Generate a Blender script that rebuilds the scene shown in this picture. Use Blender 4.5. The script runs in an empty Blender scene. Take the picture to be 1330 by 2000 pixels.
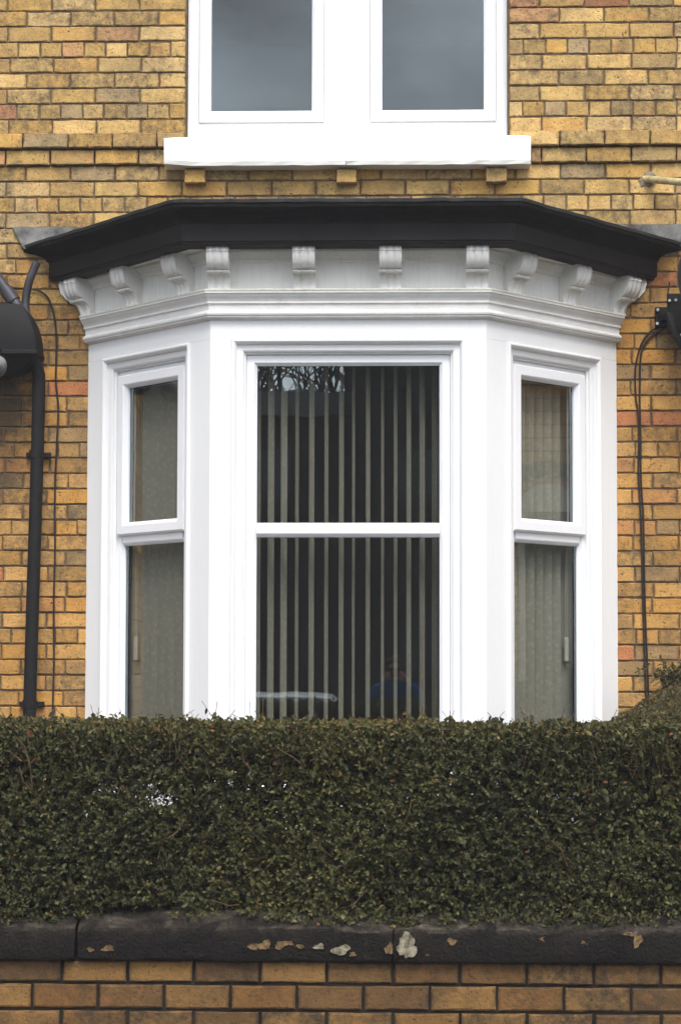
import bpy, bmesh, math, random
import numpy as np
from mathutils import Vector, Matrix

random.seed(7)
rng = np.random.default_rng(7)
SC = bpy.context.scene
COL = SC.collection

# ------------------------------------------------------------------ camera
CX, CD, CZ = .2263, 9.6525, 1.55
YAW, PITCH, ROLL, FPX, SHY = .0289, .0515, -.0024, 3700.0, 119.55
cd = bpy.data.cameras.new('camera'); cam = bpy.data.objects.new('camera', cd); COL.objects.link(cam)
cd.sensor_fit = 'VERTICAL'; cd.sensor_height = 36.0; cd.sensor_width = 24.0
cd.lens = 36.0 * FPX / 2000.0
cd.shift_y = SHY / 2000.0
cd.clip_start = .05; cd.clip_end = 500
cam.matrix_world = (Matrix.Translation((CX, -CD, CZ)) @ Matrix.Rotation(YAW, 4, 'Z')
                    @ Matrix.Rotation(math.pi / 2 + PITCH, 4, 'X') @ Matrix.Rotation(-ROLL, 4, 'Z'))
SC.camera = cam

# ------------------------------------------------------------------ sky, sun, exposure
SUN_EL, SUN_AZ = math.radians(58), math.radians(8)      # azimuth: to the right of straight behind the camera
world = bpy.data.worlds.new('World'); SC.world = world; world.use_nodes = True
wt = world.node_tree; wn = wt.nodes; wl = wt.links
wn.clear()
wo = wn.new('ShaderNodeOutputWorld'); wb = wn.new('ShaderNodeBackground')
sky = wn.new('ShaderNodeTexSky'); sky.sky_type = 'NISHITA'; sky.sun_disc = False
sky.sun_elevation = SUN_EL
sky.sun_rotation = math.radians(180) - SUN_AZ
sky.air_density = 1.0; sky.dust_density = 3.0; sky.ozone_density = 1.0
hs = wn.new('ShaderNodeHueSaturation'); hs.inputs['Saturation'].default_value = .45
wl.new(sky.outputs[0], hs.inputs['Color'])
tc = wn.new('ShaderNodeTexCoord'); mp = wn.new('ShaderNodeMapping'); mp.inputs['Scale'].default_value = (1, 1, 2.0); mp.inputs['Location'].default_value = (4.873, 8.452, 3.431)
nz = wn.new('ShaderNodeTexNoise'); nz.inputs['Scale'].default_value = 5.5; nz.inputs['Detail'].default_value = 6
cr = wn.new('ShaderNodeMapRange'); cr.inputs['From Min'].default_value = .3; cr.inputs['From Max'].default_value = .7
cr.inputs['To Min'].default_value = .45; cr.inputs['To Max'].default_value = 1.55
mu = wn.new('ShaderNodeMix'); mu.data_type = 'RGBA'; mu.blend_type = 'MULTIPLY'; mu.inputs[0].default_value = 1
wl.new(tc.outputs['Generated'], mp.inputs[0]); wl.new(mp.outputs[0], nz.inputs['Vector']); wl.new(nz.outputs[0], cr.inputs[0])
wl.new(hs.outputs[0], mu.inputs[6]); wl.new(cr.outputs[0], mu.inputs[7])
wl.new(mu.outputs[2], wb.inputs[0]); wb.inputs[1].default_value = .15
wl.new(wb.outputs[0], wo.inputs[0])
sd = bpy.data.lights.new('sun', 'SUN'); sd.energy = 1.3; sd.angle = math.radians(28); sd.color = (1, .97, .93)
sun = bpy.data.objects.new('sun', sd); COL.objects.link(sun)
sdir = Vector((math.sin(SUN_AZ) * math.cos(SUN_EL), -math.cos(SUN_AZ) * math.cos(SUN_EL), math.sin(SUN_EL)))
sun.rotation_euler = (-sdir).to_track_quat('-Z', 'Y').to_euler(); sun.location = (5, -12, 12)
SC.view_settings.view_transform = 'Standard'; SC.view_settings.look = 'None'
SC.view_settings.gamma = 1; SC.view_settings.exposure = 1.0; SC.view_settings.use_curve_mapping = False
SC.render.engine = 'CYCLES'
SC.cycles.use_denoising = True
SC.cycles.max_bounces = 8; SC.cycles.transparent_max_bounces = 16

# ------------------------------------------------------------------ pixel -> point
def ray(u, v):
    u -= 665.; w = v - 1000. - SHY
    c, s = math.cos(ROLL), math.sin(ROLL); u, w = c*u + s*w, -s*u + c*w
    x, y, z = u/FPX, 1., -w/FPX
    c, s = math.cos(PITCH), math.sin(PITCH); y, z = c*y - s*z, s*y + c*z
    c, s = math.cos(YAW), math.sin(YAW); x, y = c*x - s*y, s*x + c*y
    return Vector((x, y, z))
CP = Vector((CX, -CD, CZ))
def at(u, v, Y=0.):
    r = ray(u, v); return CP + r * ((Y + CD) / r.y)
def pix(p):
    v = Vector(p) - CP
    c, s = math.cos(YAW), math.sin(YAW); x, y, z = c*v.x + s*v.y, -s*v.x + c*v.y, v.z
    c, s = math.cos(PITCH), math.sin(PITCH); y, z = c*y + s*z, -s*y + c*z
    return 665 + FPX*x/y, 1000 + SHY - FPX*z/y

# ------------------------------------------------------------------ materials
def srgb(r, g, b):
    f = lambda c: (c/255./12.92) if c <= 10 else ((c/255. + .055)/1.055)**2.4
    return (f(r), f(g), f(b), 1.)
class NT:
    def __init__(s, name, rough=.6, spec=.4):
        s.m = bpy.data.materials.new(name); s.m.use_nodes = True
        s.t = s.m.node_tree; s.n = s.t.nodes; s.l = s.t.links
        s.p = s.n['Principled BSDF']; s.p.inputs['Roughness'].default_value = rough
        s.p.inputs['Specular IOR Level'].default_value = spec
    def new(s, ty, **kw):
        n = s.n.new('ShaderNode' + ty)
        for k, v in kw.items():
            if hasattr(n, k): setattr(n, k, v)
            else: n.inputs[k.replace('_', ' ')].default_value = v
        return n
    def link(s, a, b): s.l.new(a, b)
    def pos(s, scale=(1, 1, 1), rnd=False, obj=False):
        if obj: src = s.new('TexCoord').outputs['Object']
        else: src = s.new('NewGeometry').outputs['Position']
        m = s.new('Mapping'); m.inputs['Scale'].default_value = scale
        s.link(src, m.inputs['Vector'])
        if rnd:
            o = s.new('ObjectInfo'); a = s.new('VectorMath', operation='SCALE'); a.inputs[0].default_value = (37, 91, 53)
            s.link(o.outputs['Random'], a.inputs['Scale']); s.link(a.outputs[0], m.inputs['Location'])
        return m.outputs[0]
    def noise(s, vec, scale, detail=4, rough=.55, dist=0.):
        n = s.new('TexNoise'); n.inputs['Scale'].default_value = scale; n.inputs['Detail'].default_value = detail
        n.inputs['Roughness'].default_value = rough; n.inputs['Distortion'].default_value = dist
        s.link(vec, n.inputs['Vector']); return n.outputs['Fac']
    def ramp(s, fac, stops, interp='LINEAR'):
        r = s.new('ValToRGB'); r.color_ramp.interpolation = interp; e = r.color_ramp.elements
        while len(e) < len(stops): e.new(.5)
        for el, (p, c) in zip(e, stops):
            el.position = p; el.color = c if len(c) == 4 else (*c, 1)
        s.link(fac, r.inputs[0]); return r.outputs[0]
    def step(s, fac, a, b, lo=0., hi=1.):
        r = s.new('MapRange'); r.inputs['From Min'].default_value = a; r.inputs['From Max'].default_value = b
        r.inputs['To Min'].default_value = lo; r.inputs['To Max'].default_value = hi
        s.link(fac, r.inputs[0]); return r.outputs[0]
    def mix(s, fac, a, b, blend='MIX'):
        m = s.new('Mix'); m.data_type = 'RGBA'; m.blend_type = blend
        for v, i in ((fac, 0), (a, 6), (b, 7)):
            if isinstance(v, (int, float)): m.inputs[i].default_value = v
            elif isinstance(v, tuple): m.inputs[i].default_value = v
            else: s.link(v, m.inputs[i])
        return m.outputs[2]
    def math(s, op, a, b):
        m = s.new('Math'); m.operation = op
        for v, i in ((a, 0), (b, 1)):
            if isinstance(v, (int, float)): m.inputs[i].default_value = v
            else: s.link(v, m.inputs[i])
        return m.outputs[0]
    def bump(s, h, strength=.3, dist=.004):
        b = s.new('Bump'); b.inputs['Strength'].default_value = strength; b.inputs['Distance'].default_value = dist
        s.link(h, b.inputs['Height']); s.link(b.outputs[0], s.p.inputs['Normal'])
    def col(s, c):
        if isinstance(c, tuple): s.p.inputs['Base Color'].default_value = c
        else: s.link(c, s.p.inputs['Base Color'])
        return s
M = {}
def brick_material(name, stops, soot, pits=.5, redness=.5, sootcol=(92, 82, 62), pitcol=(70, 52, 34), stain=False):
    k = NT(name, .85, .25)
    oi = k.new('ObjectInfo')
    at_ = k.new('Attribute'); at_.attribute_name = 'brick_tone'          # bricks joined into one mesh carry their own tone
    rnd_ = k.math('FRACT', k.math('ADD', oi.outputs['Random'], at_.outputs['Fac']), 0)
    base = k.ramp(rnd_, stops, 'CONSTANT')
    v = k.pos((1, 1, 1), rnd=True)
    n1 = k.noise(v, 11, 4, .65)
    base = k.mix(k.step(n1, .32, .72, 0, 1.), k.mix(1., base, (.80, .79, .76, 1), 'MULTIPLY'), k.mix(1., base, (1.16, 1.14, 1.10, 1), 'MULTIPLY'))
    n2 = k.noise(v, 13, 3, .6, .8)
    base = k.mix(k.step(n2, .58, .74, 0, redness), base, srgb(186, 112, 72))           # fired blush
    w = k.pos()
    n3 = k.noise(w, 3.2, 6, .75)
    n3b = k.noise(w, 24, 5, .75)
    rs_ = k.step(k.math('FRACT', k.math('MULTIPLY', rnd_, 17.3), 0), 0, 1, -.10, .16)
    sf = k.math('MULTIPLY', k.step(k.math('ADD', n3, rs_), .43, .66, 0, 1.0), k.step(n3b, .34, .60, .1, 1.))
    base = k.mix(k.math('MULTIPLY', sf, soot), base, srgb(*sootcol))   # soot
    # worn arrises: mortar smear and grime along the edges of each brick
    g = k.new('TexCoord'); sp = k.new('SeparateXYZ'); k.link(g.outputs['Generated'], sp.inputs[0])
    ex = k.math('ABSOLUTE', k.math('SUBTRACT', sp.outputs['X'], .5), 0); ez = k.math('ABSOLUTE', k.math('SUBTRACT', sp.outputs['Z'], .5), 0)
    ed = k.math('MAXIMUM', k.step(ex, .44, .50), k.step(ez, .36, .50))
    base = k.mix(k.math('MULTIPLY', ed, k.step(n3b, .36, .62, 0, .75)), base, srgb(*pitcol))
    n4 = k.noise(v, 78, 3, .62, .4)
    n4b = k.noise(w, 14, 3, .6)
    base = k.mix(k.math('MULTIPLY', k.step(n4, .585, .66, 0, 1.), k.step(n4b, .38, .6, .2, pits)), base, srgb(*pitcol))
    n5 = k.noise(v, 190, 2, .6)
    base = k.mix(k.step(n5, .56, .7, 0, .38*pits), base, srgb(*pitcol))
    if stain:          # sooty run-off stain round the leaking hopper
        sp2 = k.new('VectorMath', operation='DISTANCE'); mp2 = k.new('Mapping'); mp2.inputs['Scale'].default_value = (1.9, 1, .75)
        k.link(w, mp2.inputs[0]); k.link(mp2.outputs[0], sp2.inputs[0]); sp2.inputs[1].default_value = (-1.80*1.9, 0, 2.92*.75)
        sd_ = k.math('ADD', sp2.outputs['Value'], k.step(n3, .3, .7, .18, -.18))
        base = k.mix(k.step(sd_, .16, .52, .88, 0), base, srgb(38, 34, 30))
    k.col(base)
    h = k.math('ADD', k.math('MULTIPLY', n4, -1.), k.math('MULTIPLY', k.noise(w, 60, 4), .8))
    k.bump(h, .7, .005)
    M[name] = k.m
S = srgb
brick_material('house_brick', [(0, S(198, 166, 106)), (.13, S(190, 157, 96)), (.27, S(206, 173, 114)), (.40, S(182, 150, 94)), (.50, S(196, 158, 90)), (.60, S(204, 174, 120)),
                               (.70, S(174, 148, 100)), (.78, S(198, 158, 94)), (.87, S(194, 150, 104)), (.915, S(168, 146, 108)), (.963, S(192, 136, 98)), (.99, S(146, 102, 70))], .85, .95, .5, stain=True)
brick_material('shaded_lower_brick', [(0, S(194, 150, 86)), (.13, S(184, 140, 78)), (.27, S(200, 155, 90)), (.40, S(172, 131, 74)), (.50, S(190, 142, 74)), (.60, S(198, 155, 94)),
                               (.70, S(166, 131, 82)), (.78, S(192, 144, 78)), (.87, S(186, 136, 84)), (.93, S(154, 126, 86)), (.975, S(182, 120, 80))], .85, 1., .4, stain=True)  # oranger, dimmer stops put the shade below the eaves into the colour
brick_material('garden_wall_brick', [(0, S(120, 90, 52)), (.25, S(112, 81, 44)), (.45, S(130, 99, 57)), (.65, S(102, 76, 46)), (.85, S(122, 92, 53))], .9, .75, .2, (58, 48, 36), (48, 38, 26))
def mortar(name, a, b):
    k = NT(name, .95, .1); w = k.pos()
    k.col(k.mix(k.step(k.noise(w, 14, 5), .35, .65), a, b)); k.bump(k.noise(w, 120, 4), .6, .004); M[name] = k.m
mortar('mortar', S(116, 98, 76), S(86, 71, 55))
mortar('garden_wall_mortar', S(50, 45, 38), S(32, 29, 26))
def paint(name, c1, c2, dirt, rough=.45, stretch=(30, 30, 3), bump=.12):
    k = NT(name, rough, .4); w = k.pos()
    ws = k.pos(stretch)
    g = k.noise(ws, 2.2, 4)
    c = k.mix(k.step(g, .35, .7, 0, 1), c1, c2)
    n = k.noise(w, 3.5, 6, .7); n2 = k.noise(w, 45, 4, .7)
    c = k.mix(k.math('MULTIPLY', k.step(n, .5, .75), k.step(n2, .45, .7, 0, dirt)), c, S(150, 146, 128))
    k.col(c); k.bump(k.math('ADD', g, k.math('MULTIPLY', n2, .3)), bump, .003); M[name] = k.m
paint('white_paint', S(232, 233, 233), S(229, 230, 230), .10, bump=.06)
paint('moulding_paint', S(228, 228, 226), S(216, 216, 211), .4, .5, (5, 5, 12), .05)
paint('corbel_paint', S(232, 232, 229), S(224, 224, 219), .45, .5, bump=.1)
paint('white_plastic', S(238, 239, 241), S(235, 236, 238), .12, .3, (4, 4, 4), .02)
paint('sill_paint', S(236, 236, 230), S(231, 232, 225), .3, .6, (6, 6, 6), .3)
paint('ledge_paint', S(214, 212, 200), S(196, 194, 178), .8, .55)
def simple(name, c1, c2, scale=8, rough=.6, spec=.4, bump=.2, bs=60, bd=.003, metal=0.):
    k = NT(name, rough, spec); w = k.pos()
    n = k.noise(w, scale, 5, .6)
    k.col(k.mix(k.step(n, .35, .65), c1, c2)); k.p.inputs['Metallic'].default_value = metal
    if bump: k.bump(k.noise(w, bs, 4), bump, bd)
    M[name] = k.m
simple('black_paint', S(28, 27, 26), S(14, 13, 13), 9, .8, .12, .3, 40)
simple('black_board', S(32, 29, 29), S(22, 20, 20), 6, .7, .2, .3, 30)
simple('roof_lead', S(54, 54, 54), S(34, 34, 34), 12, .7, .3, .3, 30)
simple('lead', S(128, 128, 124), S(52, 52, 53), 9, .65, .35, .3, 25, .006)
simple('black_iron', S(24, 24, 25), S(16, 16, 17), 10, .7, .25, .2, 50)
simple('grey_pipe', S(70, 70, 78), S(42, 42, 46), 10, .45, .4, .1, 50)
simple('cable', S(44, 36, 32), S(30, 26, 24), 20, .6, .3, 0)
simple('cream_pipe', S(196, 182, 140), S(150, 134, 92), 30, .6, .3, .2, 60)
simple('cement', S(140, 128, 108), S(112, 102, 86), 20, .9, .1, .5, 60, .006)
simple('galvanised', S(190, 192, 195), S(150, 152, 155), 20, .4, .5, 0)
simple('room', S(176, 166, 156), S(168, 158, 148), 2, .9, .1, 0)
simple('room_floor', S(120, 104, 92), S(110, 96, 84), 2, .9, .1, 0)
simple('soil', S(66, 54, 42), S(44, 36, 28), 14, .95, .1, .6, 30, .02)
simple('pavement', S(84, 83, 82), S(66, 65, 65), 5, .9, .2, .3, 70)
simple('asphalt', S(66, 66, 67), S(54, 54, 55), 9, .9, .2, .5, 120)
simple('kerb', S(136, 133, 126), S(112, 108, 102), 9, .9, .2, .3, 60)
simple('dark_stone', S(74, 66, 58), S(54, 49, 44), 1.5, .9, .2, .3, 10)
simple('slate', S(38, 38, 40), S(28, 28, 30), 4, .95, .1, .3, 10)
simple('bark', S(72, 60, 50), S(50, 42, 36), 12, .9, .1, .5, 30)
simple('twig', S(92, 72, 50), S(64, 50, 36), 20, .8, .2, 0)
simple('chip', S(128, 106, 72), S(70, 54, 38), 70, .9, .2, .6, 90)
simple('pale_chip', S(150, 144, 122), S(78, 72, 58), 60, .9, .2, .6, 90)
simple('car_paint', S(206, 206, 204), S(200, 200, 198), 2, .25, .5, 0)
simple('car_glass', S(30, 34, 38), S(26, 30, 34), 2, .05, .6, 0)
simple('tyre', S(38, 38, 38), S(30, 30, 30), 10, .85, .2, 0)
simple('skin', S(206, 160, 134), S(196, 148, 122), 6, .5, .4, 0)
simple('hair', S(60, 44, 36), S(44, 32, 26), 30, .6, .3, 0)
simple('blue_jacket', S(40, 104, 150), S(34, 88, 132), 5, .8, .2, .2, 20)
simple('jeans', S(54, 62, 84), S(44, 52, 72), 8, .9, .1, 0)
simple('plaster', S(176, 174, 166), S(168, 166, 158), 3, .8, .2, 0)
simple('interior_white', S(214, 212, 204), S(206, 204, 196), 3, .6, .3, 0)

# coping stone: soot-black sandstone, greyer on the weathered top
k = NT('coping_stone', .92, .1); w = k.pos()
n = k.noise(w, 5, 6, .65); n2 = k.noise(w, 28, 5, .7)
c = k.mix(k.step(n, .4, .65), S(22, 20, 19), S(30, 27, 25))
ge = k.new('NewGeometry'); sz = k.new('SeparateXYZ'); k.link(ge.outputs['Normal'], sz.inputs[0])
top = k.step(sz.outputs['Z'], .15, .6, .12, 1.)
n6 = k.noise(w, 9, 6, .75, .6)
c = k.mix(k.math('MULTIPLY', k.step(n6, .40, .66, 0, 1.), k.math('MULTIPLY', top, k.step(n2, .36, .66, .2, .9))), c, S(92, 84, 72))
c = k.mix(k.math('MULTIPLY', k.step(n6, .60, .66, 0, 1.), k.math('MULTIPLY', top, k.step(n2, .46, .56, 0, .7))), c, S(126, 122, 106))
k.col(c); k.bump(k.math('ADD', n2, k.noise(w, 90, 3)), .9, .010); M['coping_stone'] = k.m

# blind fabric with a faint woven leaf figure
k = NT('blind_fabric', .9, .1); w = k.pos((1, 1, 1))
v = k.new('TexVoronoi'); v.inputs['Scale'].default_value = 38; k.link(w, v.inputs['Vector'])
c = k.mix(k.step(v.outputs['Distance'], .1, .5), S(196, 192, 180), S(182, 178, 164)); k.col(c)
tr = k.new('BsdfTranslucent'); k.link(c, tr.inputs[0]); mx = k.new('MixShader'); mx.inputs[0].default_value = .10
out = k.n['Material Output']; k.link(k.p.outputs[0], mx.inputs[1]); k.link(tr.outputs[0], mx.inputs[2]); k.link(mx.outputs[0], out.inputs[0])
M['blind_fabric'] = k.m

# coated double glazing: see-through pane with a mirror share that grows towards grazing angles
def glass(name, gain, tint):
    k = NT(name); k.n.remove(k.p)
    ge = k.new('NewGeometry'); dt = k.new('VectorMath', operation='DOT_PRODUCT')
    k.link(ge.outputs['Incoming'], dt.inputs[0]); k.link(ge.outputs['Normal'], dt.inputs[1])
    om = k.math('SUBTRACT', 1., k.math('ABSOLUTE', dt.outputs['Value'], 0))
    f = k.math('MINIMUM', k.math('MULTIPLY', k.math('ADD', k.math('MULTIPLY', k.math('POWER', om, 5.), .957), .043), gain), 1.)   # Schlick
    g = k.new('BsdfGlossy'); g.inputs['Roughness'].default_value = .0; g.inputs['Color'].default_value = (.84, .96, 1, 1)
    nn = k.noise(k.pos(), 2.2, 2); b = k.new('Bump'); b.inputs['Strength'].default_value = .05; b.inputs['Distance'].default_value = .01
    k.link(nn, b.inputs['Height']); k.link(b.outputs[0], g.inputs['Normal'])
    t = k.new('BsdfTransparent'); t.inputs[0].default_value = tint
    m = k.new('MixShader'); k.link(f, m.inputs[0]); k.link(t.outputs[0], m.inputs[1]); k.link(g.outputs[0], m.inputs[2])
    k.link(m.outputs[0], k.n['Material Output'].inputs[0]); M[name] = k.m
glass('glass', 3.9, (.84, .86, .84, 1))
glass('upper_glass', 2.5, (.84, .86, .84, 1))

# leaves: tone per leaf
def leaf_material(name, stops):
    k = NT(name, .58, .3); a = k.new('Attribute'); a.attribute_name = 'tone'
    c = k.ramp(a.outputs['Fac'], stops); k.col(c)
    tr = k.new('BsdfTranslucent'); k.link(c, tr.inputs[0]); mx = k.new('MixShader'); mx.inputs[0].default_value = .22
    k.link(k.p.outputs[0], mx.inputs[1]); k.link(tr.outputs[0], mx.inputs[2]); k.link(mx.outputs[0], k.n['Material Output'].inputs[0])
    M[name] = k.m
leaf_material('leaf', [(0, S(40, 43, 24)), (.3, S(57, 61, 31)), (.6, S(78, 79, 41)), (.80, S(101, 98, 53)), (.9, S(110, 96, 54)), (.95, S(112, 80, 48)), (1, S(124, 70, 40))])

# ------------------------------------------------------------------ object helpers
def link(name, me, mat=None, parent=None):
    o = bpy.data.objects.new(name, me); COL.objects.link(o)
    if mat: me.materials.clear(); me.materials.append(M[mat])
    if parent: o.parent = parent
    return o
def obj(name, bm, mat, parent=None, smooth=False, angle=None):
    bmesh.ops.recalc_face_normals(bm, faces=bm.faces[:])
    me = bpy.data.meshes.new(name); bm.to_mesh(me); bm.free()
    if smooth:
        for p in me.polygons: p.use_smooth = True
        if angle is not None: me.set_sharp_from_angle(angle=math.radians(angle))
    return link(name, me, mat, parent)
def thing(name, label, cat, loc=(0, 0, 0), group=None):
    o = bpy.data.objects.new(name, None); COL.objects.link(o); o.location = loc; o.empty_display_size = .1
    return tag(o, label, cat, group)
def tag(o, label, cat, group=None):
    o['label'] = label; o['category'] = cat
    if group: o['group'] = group
    return o
def keep(o, parent):                       # parent without moving (parent has only a translation)
    o.parent = parent; o.matrix_parent_inverse = Matrix.Translation(-parent.location); return o
def struct(o): o['kind'] = 'structure'; return o
def box(bm, x0, x1, y0, y1, z0, z1, f=None):
    vs = []
    for z in (z0, z1):
        for x, y in ((x0, y0), (x1, y0), (x1, y1), (x0, y1)):
            p = (x, y, z); vs.append(bm.verts.new(f(*p) if f else p))
    for q in ((0, 1, 2, 3), (4, 5, 6, 7), (0, 1, 5, 4), (1, 2, 6, 5), (2, 3, 7, 6), (3, 0, 4, 7)):
        bm.faces.new([vs[i] for i in q])
    return vs
def bevel_all(bm, w, seg=1):
    bmesh.ops.bevel(bm, geom=bm.edges[:], offset=w, segments=seg, affect='EDGES', profile=.5)
def tube(bm, pts, r, n=8, caps=True):
    pts = [Vector(p) for p in pts]; rs = r if isinstance(r, (list, tuple)) else [r] * len(pts)
    rings = []; up = Vector((.13, .31, .94)).normalized()
    for i, p in enumerate(pts):
        d = (pts[min(i+1, len(pts)-1)] - pts[max(i-1, 0)]).normalized()
        a = d.cross(up)
        if a.length < .05: a = d.cross(Vector((1, 0, 0)))
        a.normalize(); b = d.cross(a)
        rings.append([bm.verts.new(p + (a*math.cos(t) + b*math.sin(t)) * rs[i]) for t in (2*math.pi*j/n for j in range(n))])
    for A, B in zip(rings, rings[1:]):
        for j in range(n): bm.faces.new((A[j], A[(j+1) % n], B[(j+1) % n], B[j]))
    if caps: bm.faces.new(rings[0]); bm.faces.new(rings[-1])
def smoothpts(pts, m=6):
    P = [Vector(p) for p in pts]; out = []
    for i in range(len(P)-1):
        a, b, c, d = P[max(i-1, 0)], P[i], P[i+1], P[min(i+2, len(P)-1)]
        for j in range(m):
            t = j/m; out.append(.5*((2*b) + (c-a)*t + (2*a-5*b+4*c-d)*t*t + (3*b-a-3*c+d)*t**3))
    out.append(P[-1]); return out

# ================================================================== THE SETTING
FW = -3.0263                                   # face of the garden wall
def sheet(name, x0, x1, y0, y1, z0, z1, mat):
    bm = bmesh.new(); box(bm, x0, x1, y0, y1, z0, z1); return struct(obj(name, bm, mat))
sheet('ground', -70, 70, -70, 40, -.6, -.16, 'soil')
sheet('pavement', -40, 40, -10.6, FW + .02, -.3, 0, 'pavement')
sheet('road', -60, 60, -17.8, -10.75, -.3, -.11, 'asphalt')
sheet('kerb', -40, 40, -10.75, -10.6, -.3, .004, 'kerb')
sheet('far_kerb', -40, 40, -17.95, -17.8, -.3, .004, 'kerb')
sheet('far_pavement', -40, 40, -20.2, -17.95, -.3, 0, 'pavement')
sheet('garden_bed', -3.2, 2.75, FW + .26, .02, -.2, .3, 'soil')

# ================================================================== HOUSE WALL
BA, BD, BB = .6576, .6743, 1.3536              # bay: half front width, projection, half width at the wall
house = thing('brick_house', 'yellow brick house wall with projecting brick band around the upper window', 'house', (0, .15, 0))
X0, X1 = -3.2, 2.9
WX0, WX1, WZ = -.858, .806, 4.2816             # upper window opening
SILL = (-.959, .914, 4.1323, 4.2816)
MF = .007                                      # mortar face behind brick face
bm = bmesh.new()
TOP = 6.2
box(bm, X0, -1.22, MF, .3, -.3, 3.47); box(bm, 1.22, X1, MF, .3, -.3, 3.47)
box(bm, -1.22, 1.22, MF, .3, -.3, .9)
box(bm, X0, X1, MF, .3, 3.47, 4.2)
box(bm, X0, WX0, MF, .3, 4.2, TOP); box(bm, WX1, X1, MF, .3, 4.2, TOP)
box(bm, WX0, WX1, MF, .3, 4.2, 4.24)
bmesh.ops.remove_doubles(bm, verts=bm.verts[:], dist=.0001)
wall = keep(obj('wall', bm, 'mortar'), house)
# the dark rooms behind the glass
bm = bmesh.new()
for (x0, x1, y0, y1, z0, z1) in ((-3, 2.7, 4.2, 4.3, .5, 6.2), (-3.1, -3, .3, 4.3, .5, 6.2), (2.7, 2.8, .3, 4.3, .5, 6.2), (-3.1, 2.8, .3, 4.3, 3.6, 3.75), (-3.1, 2.8, .3, 4.3, 6.2, 6.3)):
    box(bm, x0, x1, y0, y1, z0, z1)
keep(obj('interior_wall', bm, 'room'), house)
bm = bmesh.new(); box(bm, -3.1, 2.8, .301, 4.3, .4, .5); keep(obj('interior_floor', bm, 'room_floor'), house)

# ---- bricks
def brick_mesh(w, h, dep, seed, cham=.0042, wob=.0022):
    r = random.Random(seed); n = (4, 2)
    pts = []
    for i in range(n[0]): pts.append((-w/2 + w*i/n[0], -h/2))
    for i in range(n[1]): pts.append((w/2, -h/2 + h*i/n[1]))
    for i in range(n[0]): pts.append((w/2 - w*i/n[0], h/2))
    for i in range(n[1]): pts.append((-w/2, h/2 - h*i/n[1]))
    bm = bmesh.new(); N = len(pts)
    out = [(x + r.uniform(-1, 1)*wob, z + r.uniform(-1, 1)*wob) for x, z in pts]
    c = cham * 1.0
    inn = [(x*(1 - 2*c/w*r.uniform(.6, 1.5)), z*(1 - 2*c/h*r.uniform(.5, 1.4))) for x, z in out]
    A = [bm.verts.new((x, dep, z)) for x, z in out]
    B = [bm.verts.new((x, cham*r.uniform(.5, 1.1), z)) for x, z in out]
    C = [bm.verts.new((x, r.uniform(-.0006, .0006), z)) for x, z in inn]
    for P, Q in ((A, B), (B, C)):
        for j in range(N): bm.faces.new((P[j], P[(j+1) % N], Q[(j+1) % N], Q[j]))
    bm.faces.new(C)
    bmesh.ops.recalc_face_normals(bm, faces=bm.faces[:])
    me = bpy.data.meshes.new('brick'); bm.to_mesh(me); bm.free()
    return me
SW, HW, BH = .2215, .1075, .0705
meshes = {}
for dep, key in ((.03, 'n'), (.135, 'd')):
    meshes['S' + key] = [brick_mesh(SW, BH, dep, i) for i in range(7)]
    meshes['H' + key] = [brick_mesh(HW, BH, dep, 50 + i) for i in range(6)]
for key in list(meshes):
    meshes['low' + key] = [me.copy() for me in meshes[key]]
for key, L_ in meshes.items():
    for me in L_: me.materials.append(M['shaded_lower_brick' if key.startswith('low') else 'house_brick'])
A0, B0, H0 = -1.558, -1.4586, -1.6237
rows = []                                       # (z0, z1, type, proud)
z = 3.8332
for ty, pr in (('A', 0), ('H', 0), ('A', 0), ('B', 0), ('A', .022), ('B', .045), ('A', 0), ('H', 0), ('A', 0), ('B', 0), ('A', 0), ('H', 0), ('A', 0), ('B', 0), ('A', 0), ('H', 0), ('A', 0), ('B', 0), ('A', 0), ('H', 0), ('A', 0), ('B', 0)):
    rows.append((z, z + .0816, ty, pr)); z += .0816
z = 3.8332; seq = 'BAHABABHABAB'
i = 0
while z > .4:
    rows.append((z - .0796, z, seq[i % len(seq)], 0)); z -= .0796; i += 1
def spans(z0, z1):
    zc = (z0 + z1)/2
    cut = []
    if zc > 4.2816: cut = [(WX0, WX1)]
    elif zc > 4.1323: cut = [(SILL[0] - .004, SILL[1] + .004)]
    elif zc < 3.80: cut = [(-1.27, 1.27)]
    s = [(X0, X1)]
    for a, b in cut: s = [t for (p, q) in s for t in ((p, a - .003), (b + .003, q)) if t[1] - t[0] > .02]
    return s
items = []
rj = random.Random(3)
for (z0, z1, ty, pr) in rows:
    pitch = .1137 if ty == 'H' else .23
    ph = {'A': A0, 'B': B0, 'H': H0}[ty] + rj.uniform(-.008, .008)
    corb = abs(z0 - (3.8332 + .0816*3)) < .01      # corbel bricks sit in this course
    for (p, q) in spans(z0, z1):
        js = [p]; x = ph + math.ceil((p - ph)/pitch)*pitch
        while x < q:
            js.append(x + rj.uniform(-.003, .003)); x += pitch
        js.append(q)
        js = [js[0]] + [j for j in js[1:-1] if j - p > .045 and q - j > .045] + [js[-1]]
        for a, b in zip(js, js[1:]):
            jt = rj.uniform(.006, .0095)
            items.append(((a + b)/2, (z0 + z1)/2, b - a - jt, z1 - z0, pr, (abs(a - WX1) < .01 or abs(b - WX0) < .01) and z0 > 4.25))
for xc in (-.804, -.0254, .742):
    items.append((xc, 4.0880, .1045, .0790, .058, False))
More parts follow.
